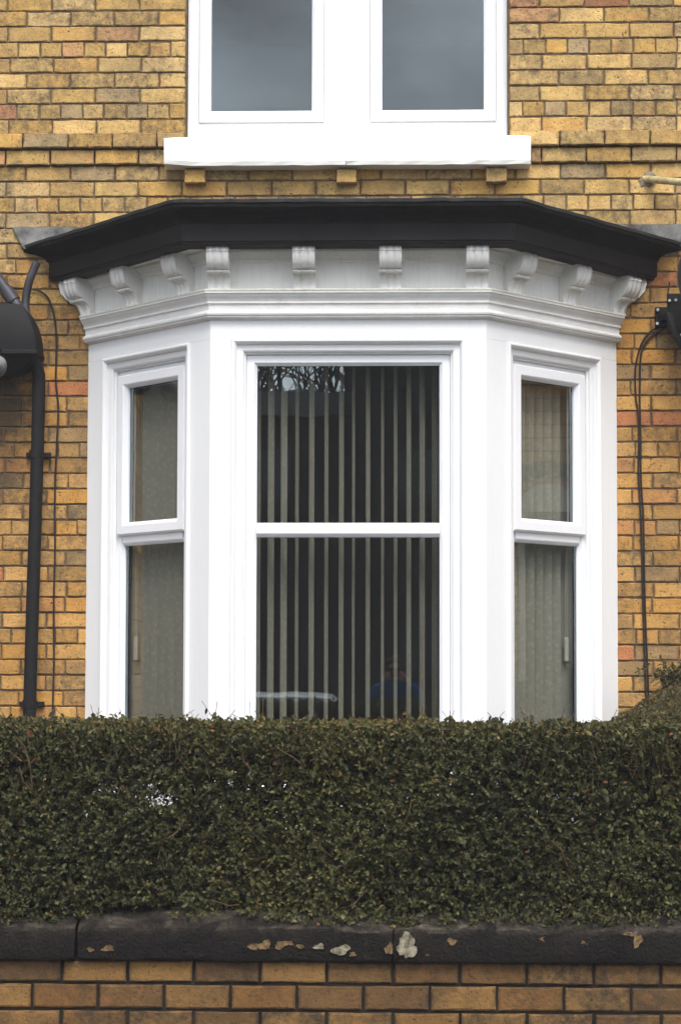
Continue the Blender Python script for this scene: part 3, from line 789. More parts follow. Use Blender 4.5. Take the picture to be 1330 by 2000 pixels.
for (rr, dd) in ((.02, -.055), (.09, -.05), (.16, -.034), (.21, -.014), (.245, .004), (.255, .002), (.25, -.006), (.21, -.024), (.16, -.043), (.09, -.06), (.02, -.066)):
    rings_.append([bm.verts.new(dc + ax*dd + (e1*math.cos(t) + e2*1.12*math.sin(t))*rr) for t in (2*math.pi*j/36 for j in range(36))])
for A, B in zip(rings_, rings_[1:]):
    for j in range(36): bm.faces.new((A[j], A[(j+1) % 36], B[(j+1) % 36], B[j]))
bm.faces.new(rings_[0]); bm.faces.new(rings_[-1])
keep(obj('dish', bm, 'black_iron', None, True, 50), sdx)
bm = bmesh.new(); q = dc + ax*.30 - e2*.10
tube(bm, [dc - e2*.26, q], .010, 8); tube(bm, [q, q - ax*.07], .028, 10); keep(obj('receiver_arm', bm, 'black_iron'), sdx)

# ---- overflow pipe
ov = thing('overflow_pipe', 'cream overflow pipe sticking out of a cement patch above the bay roof', 'pipe', tuple(at(1258, 347)))
p0 = at(1257, 347, .0); p1 = at(1332, 353, -.24); dr = (p1 - p0).normalized()
bm = bmesh.new(); tube(bm, [p0 - dr*.04, p0 + dr*.01, p0 + dr*.42], .0185, 14); keep(obj('pipe', bm, 'cream_pipe', None, True, 50), ov)
rp = random.Random(5); bm = bmesh.new()
ctr = bm.verts.new((p0.x + .012, -.012, p0.z - .004)); rg1 = []; rg2 = []
for j in range(16):
    t = 2*math.pi*j/16; rr = rp.uniform(.026, .046); x_, z_ = p0.x + .012 + rr*1.15*math.cos(t), p0.z - .006 + rr*math.sin(t)*1.05
    rg1.append(bm.verts.new((x_, -.0055, z_))); rg2.append(bm.verts.new((x_*1.0005, .004, z_)))
for j in range(16):
    bm.faces.new((ctr, rg1[j], rg1[(j+1) % 16])); bm.faces.new((rg1[j], rg1[(j+1) % 16], rg2[(j+1) % 16], rg2[j]))
keep(obj('cement_patch', bm, 'cement'), ov)

# ================================================================== GARDEN WALL
gw = thing('garden_wall', 'low yellow brick garden wall under the hedge with blackened coping', 'wall', (0, FW, 0))
bm = bmesh.new(); box(bm, -3.6, 3.6, FW + .010, FW + .235, -.2, .546); gcore = keep(obj('wall', bm, 'garden_wall_mortar'), gw)
gm = [brick_mesh(SW, BH, .05, 200 + i, .005, .0016) for i in range(7)]
for me in gm: me.materials.append(M['garden_wall_brick'])
rg = random.Random(21); lst = []
for r in range(6):
    zc = (.505, .4187, .327, .236, .145, .054)[r]; hh = .0705 if r == 0 else .0805
    ph = -.9313 if r % 2 == 0 else -1.0347
    x = ph - .2305*11
    while x < 3.4:
        w = .2305 - rg.uniform(.009, .014); xc = x + .115; me = rg.choice(gm)
        mw = (Matrix.Translation((xc, FW + rg.uniform(-.002, .002), zc + rg.uniform(-.001, .001))) @ Matrix.Rotation(rg.uniform(-.004, .004), 4, 'Y')
              @ Matrix.Rotation(rg.uniform(-.006, .006), 4, 'Z') @ Matrix.Diagonal((w/SW, 1, hh/BH, 1)))
        if r < 3 and -1.3 < xc < 1.36:
            o = bpy.data.objects.new('brick', me); COL.objects.link(o); o.matrix_world = mw; o.parent = gcore
        else: lst.append((me, mw))
        x += .2305
join('outlying_bricks', lst, 'garden_wall_brick', gcore)
def coping(x0, x1, seed, lab=None):
    r = random.Random(seed); n = max(8, int((x1 - x0)/.035)); bm = bmesh.new(); R = []
    sec = [(-3.052, .5475), (-3.056, .556), (-3.057, .60), (-3.056, .645), (-3.050, .6575), (-3.038, .664), (-2.99, .684), (-2.93, .702), (-2.80, .706), (-2.76, .70), (-2.76, .5475)]
    ph = r.uniform(0, 9)
    for i in range(n + 1):
        x = x0 + (x1 - x0)*i/n; e = 1 if i in (0, n) else 0
        wv = .002*math.sin(3.1*x + ph) + .0016*math.sin(11*x + ph)
        R.append([bm.verts.new((x + (.004*r.uniform(-1, 1) if e and j in (3, 4, 5) else 0), y + wv + r.uniform(-.0026, .0026)*(j < 8) + (.006 if e and j < 7 else 0), z + r.uniform(-.0030, .0030)*(j < 8 and j > 0) - (.004 if e and 2 < j < 9 else 0))) for j, (y, z) in enumerate(sec)])
    for A, B in zip(R, R[1:]):
        for j in range(len(sec)): bm.faces.new((A[j], A[(j+1) % len(sec)], B[(j+1) % len(sec)], B[j]))
    bm.faces.new(R[0]); bm.faces.new(R[-1])
    return keep(obj('coping_stone', bm, 'coping_stone', None, True, 25), gw)
cs = [coping(-3.4, -.884, 1), coping(-.872, .2190, 2), coping(.2208, 3.4, 3)]
def chip(u, v, w, h, pale=False, seed=0, yy=-3.0605):
    r = random.Random(seed + int(u)); c_ = at(u, v, yy); n = 22; S_ = 558.; pA, pB = r.uniform(0, 6), r.uniform(0, 6)
    bm = bmesh.new(); a_, b_ = [], []
    for j in range(n):
        t = 2*math.pi*j/n; k_ = (.86 + .20*math.sin(2*t + pA) + .16*math.sin(3*t + pB))*r.uniform(.8, 1.15)
        p = c_ + Vector((w/2/S_*k_*math.cos(t), 0, h/2/S_*k_*math.sin(t)))
        a_.append(bm.verts.new(p)); b_.append(bm.verts.new(p + Vector((0, .008, 0))))
    m_ = bm.verts.new(c_ + Vector((0, .0015, 0)))
    for j in range(n): bm.faces.new((m_, a_[j], a_[(j+1) % n])); bm.faces.new((a_[j], a_[(j+1) % n], b_[(j+1) % n], b_[j]))
    par = cs[0] if c_.x < -.878 else cs[1] if c_.x < .22 else cs[2]
    o = obj('bare_patch', bm, 'pale_chip' if pale else 'chip'); o.parent = par
for i, a_ in enumerate(((181, 1857, 16, 10), (215, 1855, 30, 11), (498, 1850, 30, 12), (520, 1847, 34, 18), (553, 1846, 26, 18), (571, 1843, 12, 8), (590, 1849, 16, 10), (627, 1849, 20, 14, True), (668, 1856, 42, 20, True), (692, 1864, 18, 8),
                       (763, 1853, 16, 26), (799, 1849, 52, 46, True), (838, 1864, 10, 5), (885, 1838, 18, 16), (1066, 1832, 26, 9), (1083, 1829, 20, 11), (1144, 1845, 12, 24), (1232, 1822, 22, 8), (1248, 1834, 22, 24))):
    chip(*a_[:4], pale=len(a_) > 4, seed=i)

# ================================================================== HEDGE
def leaf_arrays(P, D, N, ln, wd, fold=.25):
    """P base points, D leaf direction, N normal (n,3); returns verts (n*6,3)"""
    D = D/np.linalg.norm(D, axis=1, keepdims=True)
    N = N - D*(N*D).sum(1, keepdims=True); N /= np.linalg.norm(N, axis=1, keepdims=True) + 1e-9
    Wd = np.cross(D, N)
    ln = ln[:, None]; wd = wd[:, None]
    V = np.stack([P, P + D*ln*.30 + Wd*wd*.46 + N*wd*fold*.5, P + D*ln*.68 + Wd*wd*.42 + N*wd*fold*.4, P + D*ln + N*(-.06)*ln,
                  P + D*ln*.68 - Wd*wd*.42 + N*wd*fold*.4, P + D*ln*.30 - Wd*wd*.46 + N*wd*fold*.5], 1)
    return V.reshape(-1, 3)
def leaf_object(name, V, tone, mat, parent=None):
    n = len(V)//6; me = bpy.data.meshes.new(name)
    me.vertices.add(len(V)); me.vertices.foreach_set('co', V.astype(np.float32).ravel())
    idx = (np.arange(n)[:, None]*6 + np.array([0, 1, 2, 3, 0, 3, 4, 5])[None]).astype(np.int32)
    me.loops.add(n*8); me.loops.foreach_set('vertex_index', idx.ravel())
    me.polygons.add(n*2); me.polygons.foreach_set('loop_start', np.arange(n*2, dtype=np.int32)*4)
    at_ = me.attributes.new('tone', 'FLOAT', 'POINT'); at_.data.foreach_set('value', np.repeat(tone, 6).astype(np.float32))
    me.update(calc_edges=True); me.validate()
    o = link(name, me, mat)
    if parent: keep(o, parent)
    return o
def wob(x, z, seed):
    r = np.random.default_rng(seed); s = 0
    for f in (2.1, 4.3, 8.7, 15., 27.):
        a, b, c = r.uniform(-1, 1, 3); s = s + np.sin(f*(x*(1 + .3*a) + z*b*1.2) + 9*c)/f**.75
    return s
def sprigs(O, D, nl=8, length=.085, leaf=(.020, .032), r=rng):
    """O tip points, D outward growth direction -> leaf bases, directions, normals, sizes"""
    n = len(O); D = D/np.linalg.norm(D, axis=1, keepdims=True)
    a = np.cross(D, r.normal(size=(n, 3))); a /= np.linalg.norm(a, axis=1, keepdims=True); b = np.cross(D, a)
    L = length*r.uniform(.7, 1.3, n)
    Ps, Ds, Ns, Ls = [], [], [], []
    ph = r.uniform(0, 6.28, n)
    for j in range(nl):
        t = (j + .3)/nl; an = ph + (j % 2)*math.pi + (j//2)*1.57 + r.normal(0, .35, n)
        pe = a*np.cos(an)[:, None] + b*np.sin(an)[:, None]
        el = r.uniform(.5, 1.2, n)[:, None]
        d = D*np.cos(el) + pe*np.sin(el); d[:, 2] += r.normal(0, .15, n)
        nn = D*np.sin(el) - pe*np.cos(el); nn = nn + r.normal(0, .3, (n, 3)); nn[:, 2] += .35
        Ps.append(O - D*(L*(1 - t))[:, None]); Ds.append(d); Ns.append(nn)
        Ls.append(r.uniform(*leaf, n)*(1.08 - .38*t))
    return np.concatenate(Ps), np.concatenate(Ds), np.concatenate(Ns), np.concatenate(Ls), O, O - D*L[:, None]*1.3
def twig_object(name, A, B, r0, mat, parent):
    n = len(A); d = B - A; d /= np.linalg.norm(d, axis=1, keepdims=True) + 1e-9
    a = np.cross(d, np.array([.3, .5, .8])); a /= np.linalg.norm(a, axis=1, keepdims=True) + 1e-9; b = np.cross(d, a)
    V = []
    for P, rr in ((A, r0), (B, r0*.6)):
        for k_ in range(3):
            t = 2.094*k_; V.append(P + (a*math.cos(t) + b*math.sin(t))*(rr[:, None] if hasattr(rr, 'shape') else rr))
    V = np.stack(V, 1).reshape(-1, 3)
    idx = (np.arange(n)[:, None]*6 + np.array([0, 1, 4, 3, 1, 2, 5, 4, 2, 0, 3, 5])[None]).astype(np.int32)
    me = bpy.data.meshes.new(name); me.vertices.add(len(V)); me.vertices.foreach_set('co', V.astype(np.float32).ravel())
    me.loops.add(n*12); me.loops.foreach_set('vertex_index', idx.ravel()); me.polygons.add(n*3); me.polygons.foreach_set('loop_start', np.arange(n*3, dtype=np.int32)*4)
    me.update(calc_edges=True); me.validate(); return keep(link(name, me, mat), parent)

hedge = thing('clipped_hedge', 'long dark green clipped privet hedge standing over the garden wall coping', 'hedge', (0, -2.7, .3))
HX0, HX1, HT = -1.9, 1.9, 1.372
n1 = 17000
x = rng.uniform(HX0, HX1, n1); z = .625 + (HT - .625)*rng.uniform(0, 1, n1)**.95
zb = .672 + .045*wob(x*1.5, x*0, 31) + np.where(x < -.55, .045, 0)
cl = wob(x*1.6, z*1.6, 5); yb = -2.985 + .046*cl + np.clip((z - 1.26)/.11, 0, 1)**2*.07
yb = np.where(z < .71, np.minimum(yb, -3.045), yb)
dep = rng.exponential(.05, n1); dep = np.minimum(dep, .4)
O = np.stack([x, yb + dep, z], 1); Dv = np.stack([rng.normal(0, .45, n1), -np.ones(n1), rng.normal(.35, .5, n1)], 1)
ok = z > zb; O, Dv = O[ok], Dv[ok]
n2 = 10000
x = rng.uniform(HX0, HX1, n2); y = rng.uniform(-2.96, -2.36, n2)
zt = HT + .012*wob(x, y, 8) - np.clip((-2.86 - y)/.1, 0, 1)**2*.05 - .012 - rng.exponential(.016, n2)
O2 = np.stack([x, y, zt], 1); D2 = np.stack([rng.normal(0, .4, n2), rng.normal(-.1, .4, n2), np.full(n2, .7)], 1)
n3 = 14000
x = rng.uniform(HX0, HX1, n3); z = rng.uniform(.55, HT - .02, n3); y = rng.uniform(-2.95, -2.36, n3)
O3 = np.stack([x, y, z], 1); D3 = np.stack([rng.normal(0, 1, n3), rng.normal(0, 1, n3), rng.normal(.4, .6, n3)], 1)
OO = np.concatenate([O, O2, O3]); DD = np.concatenate([Dv, D2, D3])
Pl, Dl, Nl, Ll, ta, tb = sprigs(OO, DD, 9, .075, (.014, .028))
# the thin spot where daylight shows through the hedge
def hole(Q):
    d = Q - np.array([CX, -CD, CZ]); u0 = np.zeros(len(Q))
    for (u, v, ru, rv, pk) in ((322, 1566, 30, 17, 1.), (290, 1548, 34, 16, .72), (214, 1540, 30, 20, .68), (458, 1532, 14, 10, .6), (314, 1486, 10, 12, .5)):
        r_ = ray(u, v); px = np.array([r_.x/r_.y, r_.z/r_.y])
        e = ((d[:, 0]/d[:, 1] - px[0])*3700/ru)**2 + ((d[:, 2]/d[:, 1] - px[1])*3700/rv)**2
        u0 = np.maximum(u0, np.where(e < 1, pk*(1 - .25*e), 0))
    return u0
kill = (rng.uniform(0, 1, len(Pl)) < hole(Pl + Dl*.01)*.97) | (Pl[:, 2] + Dl[:, 2]/np.linalg.norm(Dl, axis=1)*Ll > HT + .010 + .012*wob(Pl[:, 0], Pl[:, 1], 8) + rng.exponential(.004, len(Pl)))
Pl, Dl, Nl, Ll = Pl[~kill], Dl[~kill], Nl[~kill], Ll[~kill]
tone = np.clip(rng.beta(2.2, 3.2, len(Pl)) + .13*wob(Pl[:, 0]*1.4, Pl[:, 2]*1.4, 77), 0, .88)
topz = (Pl[:, 2] > HT - .05)
tone = np.where(topz & (rng.uniform(0, 1, len(Pl)) < .30), rng.uniform(.78, .95, len(Pl)), tone)
tone = np.where(rng.uniform(0, 1, len(Pl)) < .008, rng.uniform(.93, 1, len(Pl)), tone)
wd = Ll*rng.uniform(.48, .62, len(Ll))
front = np.argsort(Pl[:, 1] - 8*Ll + np.where(np.abs(Pl[:, 0] - .05) < 1.1, 0, 9) + np.where((Pl[:, 2] > .72) & (Pl[:, 2] < 1.3), 0, 9))[:290]
msk = np.ones(len(Pl), bool); msk[front] = False
V = leaf_arrays(Pl[msk], Dl[msk], Nl[msk], Ll[msk], wd[msk])
fo = leaf_object('foliage', V, tone[msk], 'leaf', hedge); fo['kind'] = 'stuff'
one = np.array([[0., 0, 0]]); lm = []
for i in range(8):
    V1 = leaf_arrays(one, np.array([[0., 1, 0]]), np.array([[0., 0, 1]]), np.array([1.]), np.array([.5 + .02*i]))
    o = leaf_object('leaf', V1, np.array([.12 + .09*i]), 'leaf'); lm.append(o.data); bpy.data.objects.remove(o)
for i in front:
    dv = Vector(Dl[i]).normalized(); nv = Vector(Nl[i]); nv = (nv - dv*nv.dot(dv)).normalized(); wv = dv.cross(nv)
    o = bpy.data.objects.new('leaf', lm[min(7, int(tone[i]*9))]); COL.objects.link(o)
    L_ = float(Ll[i])*1.12
    o.matrix_world = Matrix(((wv.x*L_, dv.x*L_, nv.x*L_, Pl[i][0]), (wv.y*L_, dv.y*L_, nv.y*L_, Pl[i][1]), (wv.z*L_, dv.z*L_, nv.z*L_, Pl[i][2]), (0, 0, 0, 1)))
    keep(o, hedge)
kt = (rng.uniform(0, 1, len(ta)) > hole(ta)) & (ta[:, 2] < HT + .004)
tw = twig_object('twigs', tb[kt], ta[kt], .0012, 'twig', hedge); tw['kind'] = 'stuff'
# woody stems inside, and a few bare twigs that stick out at the hedge face
bm = bmesh.new(); rs = random.Random(9)
for i in range(20):
    x = -1.85 + 3.7*i/19 + rs.uniform(-.05, .05)
    if abs(x + .63) < .1 or abs(x + .85) < .06: continue
    y = -2.66 + rs.uniform(-.08, .08); p = [Vector((x, y, .28))]
    for j in range(4): p.append(p[-1] + Vector((rs.uniform(-.06, .06), rs.uniform(-.05, .05), .25)))
    tube(bm, p, [.014, .012, .010, .007, .004], 6)
keep(obj('stems', bm, 'bark'), hedge)['kind'] = 'stuff'
bm = bmesh.new()
for (pts) in (((30, 1440), (50, 1460), (62, 1500), (66, 1545)), ((56, 1420), (57, 1448), (62, 1470)), ((40, 1500), (48, 1530), (64, 1546)), ((20, 1470), (45, 1490)), ((1165, 1781), (1190, 1790), (1207, 1788), (1205, 1776)), ((110, 1762), (128, 1768), (140, 1752)),
              ((690, 1775), (700, 1760), (712, 1745)), ((548, 1465), (575, 1480), (590, 1492)), ((330, 1640), (350, 1625), (362, 1600)), ((790, 1610), (800, 1590), (806, 1560)), ((1080, 1640), (1100, 1660), (1110, 1690)), ((420, 1760), (450, 1770), (470, 1768))):
    tube(bm, [at(u, v, -3.02 + rs.uniform(-.01, .01)) for u, v in pts], .0022, 5)
keep(obj('bare_twigs', bm, 'twig'), hedge)['kind'] = 'stuff'

# hedge along the side of the garden
sh = thing('side_hedge', 'brown tipped clipped hedge running back to the brick wall beside the bay', 'hedge', (1.9, -1.2, .3))
n = 6500
y = rng.uniform(-2.4, -.02, n); t = (y + 2.4)/2.38
xl = 1.03 + .60*t + .015*wob(y, y*0, 3); zt = 1.385 + .125*t + .010*wob(y*1.3, y, 12)
x = xl + rng.uniform(0, 1, n)**1.5*1.0
zz = zt - np.clip((xl + .06 - x)/.06, 0, 1)**2*.035 - rng.exponential(.016, n)
Oa = np.stack([x, y, zz], 1); Da = np.stack([rng.normal(-.2, .45, n), rng.normal(-.2, .45, n), np.ones(n)], 1)
n = 3000
y = rng.uniform(-2.4, -.02, n); t = (y + 2.4)/2.38; z = rng.uniform(.5, 1, n)*(1.33 + .155*t)
Ob = np.stack([1.03 + .60*t + .015*wob(y, y*0, 3) + rng.exponential(.04, n), y, z], 1); Db = np.stack([-np.ones(n), rng.normal(0, .5, n), rng.normal(.3, .5, n)], 1)
Ps, Ds, Ns, Ls, ta, tb = sprigs(np.concatenate([Oa, Ob]), np.concatenate([Da, Db]), 9, .07, (.015, .026))
tn = np.clip(rng.beta(2.2, 2.6, len(Ps)), 0, .88)
tn = np.where(rng.uniform(0, 1, len(Ps)) < .13*(Ps[:, 2] > 1.3), rng.uniform(.84, .97, len(Ps)), tn)
leaf_object('foliage', leaf_arrays(Ps, Ds, Ns, Ls, Ls*.55), tn, 'leaf', sh)['kind'] = 'stuff'
twig_object('twigs', tb, ta + (ta - tb)*.1, .0017, 'twig', sh)['kind'] = 'stuff'
bm = bmesh.new()
for i in range(9):
    p = [Vector((1.75 + rs.uniform(-.1, .2), -2.3 + .27*i, .28))]
    for j in range(4): p.append(p[-1] + Vector((rs.uniform(-.06, .06), rs.uniform(-.05, .05), .25)))
    tube(bm, p, [.014, .012, .010, .007, .004], 6)
keep(obj('stems', bm, 'bark'), sh)['kind'] = 'stuff'
# loose shrub against the wall
sb = thing('wall_shrub', 'loose dark green sprays of a shrub growing against the brick wall', 'shrub', (1.68, -.12, .3))
n = 70
c_ = at(1318, 1312, -.14)
O = np.stack([c_.x + rng.normal(.02, .055, n), c_.y + rng.normal(0, .05, n), c_.z + rng.normal(-.02, .035, n)], 1); D_ = np.stack([rng.normal(-.4, .6, n), rng.normal(-.3, .5, n), rng.uniform(.1, .9, n)], 1)
Ps, Ds, Ns, Ls, ta, tb = sprigs(O, D_, 8, .10, (.024, .036))
leaf_object('foliage', leaf_arrays(Ps, Ds, Ns, Ls, Ls*.5), np.clip(rng.beta(2, 4, len(Ps)), 0, .7), 'leaf', sb)['kind'] = 'stuff'
twig_object('twigs', tb, ta, .002, 'twig', sb)['kind'] = 'stuff'
bm = bmesh.new()
for i in range(5): tube(bm, [(1.70 + .03*i, -.12, .28), (1.69 + .02*i, -.13, .9), (c_.x + .03*(i - 2), -.13, c_.z)], [.01, .007, .003], 6)
keep(obj('stems', bm, 'bark'), sb)

# ================================================================== THE STREET BEHIND THE CAMERA (it shows in the panes)
# brick wing next door
k = NT('wing_brick', .9, .2); tcn = k.new('TexCoord'); bt = k.new('TexBrick'); bt.inputs['Scale'].default_value = 1.0
mpn = k.new('Mapping'); mpn.inputs['Rotation'].default_value = (math.radians(90), 0, math.radians(90)); k.link(tcn.outputs['Object'], mpn.inputs[0])
cx_ = k.new('CombineXYZ'); sx_ = k.new('SeparateXYZ'); k.link(tcn.outputs['Object'], sx_.inputs[0]); k.link(k.math('ADD', sx_.outputs['Y'], sx_.outputs['X']), cx_.inputs[0]); k.link(sx_.outputs['Z'], cx_.inputs[1])
k.link(cx_.outputs[0], bt.inputs['Vector']); bt.inputs['Brick Width'].default_value = .23; bt.inputs['Row Height'].default_value = .0796; bt.inputs['Mortar Size'].default_value = .006
bt.inputs['Color1'].default_value = S(196, 154, 84); bt.inputs['Color2'].default_value = S(176, 132, 72); bt.inputs['Mortar'].default_value = S(84, 72, 56)
k.col(bt.outputs['Color']); M['wing_brick'] = k.m
wing = thing('neighbouring_wing', 'projecting yellow brick wing with an arched white window facing the bay', 'building', (3.9, -.9, 0))
bm = bmesh.new(); box(bm, 2.92, 4.9, -.8, .3, -.2, 6.2); keep(obj('wall', bm, 'wing_brick'), wing)
bm = bmesh.new(); pts = [(-.34, .9), (-.02, .9), (-.02, 2.55)] + [(-.18 + .16*math.cos(t), 2.55 + .12*math.sin(t)) for t in (math.pi*j/8 for j in range(1, 8))] + [(-.34, 2.55)]
a_ = [bm.verts.new((2.90, y, z)) for y, z in pts]; b_ = [bm.verts.new((2.93, y, z)) for y, z in pts]; bm.faces.new(a_); bm.faces.new(b_)
for j in range(len(pts)): bm.faces.new((a_[j], a_[(j+1) % len(pts)], b_[(j+1) % len(pts)], b_[j]))
keep(obj('window', bm, 'interior_white'), wing)
bm = bmesh.new(); box(bm, 2.894, 2.899, -.30, -.06, 1.0, 2.5); keep(obj('pane', bm, 'car_glass'), wing)
bm = bmesh.new()
ip = [(-.18 + .20*math.cos(t), 2.56 + .16*math.sin(t)) for t in (math.pi*j/10 for j in range(11))]; op = [(-.18 + .28*math.cos(t), 2.56 + .25*math.sin(t)) for t in (math.pi*j/10 for j in range(11))]
va = [[bm.verts.new((x_, y, z)) for y, z in L_] for x_ in (2.885, 2.93) for L_ in (ip, op)]
for j in range(10):
    for p_, q_ in ((0, 1), (1, 3), (3, 2), (2, 0)): bm.faces.new((va[p_][j], va[p_][j+1], va[q_][j+1], va[q_][j]))
keep(obj('arch', bm, 'dark_stone'), wing)

lw = thing('added_side_block', 'added grey porch block beyond the drainpipe, blocking sky from the nearer panes', 'building', (-4.2, -.9, 0))  # added out of view so the left panes do not mirror bright sky
bm = bmesh.new(); box(bm, -5.2, -3.22, -.8, .3, -.2, 6.2); keep(obj('wall', bm, 'kerb'), lw)  # wall, roof and door are parts of the added block only
bm = bmesh.new(); box(bm, -5.3, -3.12, -.9, .3, 6.2, 6.3); keep(obj('roof', bm, 'slate'), lw)
bm = bmesh.new(); box(bm, -3.22, -3.20, -.75, -.30, .2, 2.6); keep(obj('added_door', bm, 'dark_stone'), lw)
def terrace(name, label, x0, x1, y0, zt, ridge, mat):
    t = thing(name, label, 'building', ((x0+x1)/2, y0 - 3, 0))
    bm = bmesh.new(); box(bm, x0, x1, y0 - 7, y0, -.2, zt); keep(obj('wall', bm, mat), t)
    bm = bmesh.new(); v = [bm.verts.new(p) for p in ((x0-.1, y0+.3, zt), (x1+.1, y0+.3, zt), (x1+.1, y0-3.5, ridge), (x0-.1, y0-3.5, ridge), (x0-.1, y0-7.3, zt), (x1+.1, y0-7.3, zt))]
    for q in ((0, 1, 2, 3), (3, 2, 5, 4), (0, 3, 4), (1, 2, 5), (0, 1, 5, 4)): bm.faces.new([v[i] for i in q])
    keep(obj('roof', bm, 'slate'), t)
    n = int((x1 - x0)/2.2)
    for i in range(n):
        for zz in (1.0, 3.7):
            if zz + 1.5 > zt: continue
            xc = x0 + (i + .5)*(x1 - x0)/n
            bm = bmesh.new(); box(bm, xc - .5, xc + .5, y0 - .02, y0 + .02, zz, zz + 1.5); w_ = keep(obj('window', bm, 'dark_stone'), t)
            bm = bmesh.new(); box(bm, xc - .42, xc + .42, y0 + .021, y0 + .025, zz + .08, zz + 1.42); place(obj('pane', bm, 'car_glass'), w_)
    return t
terrace('opposite_house', 'tall dark stone house across the street', -.55, 9.0, -21.7, 6.6, 8.2, 'dark_stone')
terrace('opposite_house', 'lower dark stone house across the street under bare trees', -11.0, -.56, -21.7, 5.6, 6.55, 'dark_stone')
def bare_tree(x, y, h, seed, label):
    r = random.Random(seed); t = thing('bare_tree', label, 'tree', (x, y, 0), 'bare trees behind the opposite houses')
    bm = bmesh.new(); bt_ = bmesh.new()
    def grow(p, d, L_, rad, lev):
        q = p + d*L_; m_ = p + d*L_*.5 + Vector((r.uniform(-1, 1), r.uniform(-1, 1), 0))*L_*.06
        tube(bt_ if lev == 0 else bm, [p, m_, q], [rad, rad*.85, rad*.68], 6 if lev < 2 else 3, False)
        if lev >= 5: return
        for i in range(3 if lev else 5):
            a = Vector((r.gauss(0, 1), r.gauss(0, 1), r.gauss(0, .4))); a -= d*a.dot(d); a.normalize()
            nd = (d*math.cos(.55) + a*math.sin(.55)*r.uniform(.6, 1.3) + Vector((0, 0, .12))).normalized()
            grow(p + d*L_*r.uniform(.6, 1.), nd, L_*r.uniform(.62, .82), rad*.58, lev + 1)
    grow(Vector((x, y, -.2)), Vector((0, 0, 1)), h*.34, .2, 0)
    keep(obj('trunk', bt_, 'bark'), t); keep(obj('crown', bm, 'bark'), t)
for i, (x, y, h) in enumerate(((-3.6, -31, 11), (-1.4, -33, 12), (1.2, -32, 11.5), (-6.5, -32, 11), (5, -33, 11))):
    bare_tree(x, y, h, 40 + i, 'bare winter tree behind the ' + ('taller' if x > -.5 else 'lower') + ' of the two houses opposite')

# parked car
car = thing('parked_car', 'pale silver hatchback parked in the street beside the near kerb', 'car', (-1.75, -11.85, -.11))
def car_body():
    bm = bmesh.new(); st = [(-2.05, .32, .62, .62, .70), (-1.95, .22, .74, .75, .80), (-1.2, .2, .86, .88, .84), (-.75, .2, .90, .93, .85), (-.1, .2, .92, 1.36, .85), (.5, .2, .93, 1.44, .85), (1.3, .2, .94, 1.40, .84), (1.85, .22, .95, 1.02, .80), (2.02, .34, .80, .82, .72)]
    R = []
    for (x, zl, zbelt, zr, hw) in st:
        tw_ = hw*.74 if zr > zbelt + .15 else hw*.93
        half = [(hw*.94, zl), (hw, (zl + zbelt)/2), (hw*.97, zbelt), (tw_, zr - .04 if zr > zbelt + .15 else zbelt + .01), (tw_*.8, zr)]
        R.append([bm.verts.new((x, a, z)) for a, z in half] + [bm.verts.new((x, -a, z)) for a, z in reversed(half)])
    for A, B in zip(R, R[1:]):
        for j in range(len(A)): bm.faces.new((A[j], A[(j+1) % len(A)], B[(j+1) % len(A)], B[j]))
    bm.faces.new(R[0]); bm.faces.new(R[-1]); return bm
def put(o):
    o.parent = car; return o
put(obj('body', car_body(), 'car_paint', None, True, 40))
for sg in (-1, 1):
    for xs in (((-.62, .36), (-.15, .36 + .0)), ((.02, .9), (0, 0))):
        a0, a1 = xs[0]
        bm = bmesh.new(); vs = [bm.verts.new(p) for p in ((a0, sg*.85, .97), (a1, sg*.85, .98), (min(a1, 1.2), sg*.675, 1.34), (max(a0 + .45 if a0 < 0 else a0, a0), sg*.675, 1.32))]; bm.faces.new(vs)
        put(obj('side_window', bm, 'car_glass'))
    for xw in (-1.3, 1.25):
        bm = bmesh.new(); tube(bm, [(xw, sg*.66, .31), (xw, sg*.87, .31)], .31, 20); w_ = put(obj('wheel', bm, 'tyre'))
        bm = bmesh.new(); tube(bm, [(xw, sg*.871, .31), (xw, sg*.885, .31)], .2, 14); place(obj('rim', bm, 'galvanised'), w_)
    bm = bmesh.new(); box(bm, -2.03, -1.9, *sorted((sg*.45, sg*.7)), .62, .74); put(obj('headlight', bm, 'galvanised'))

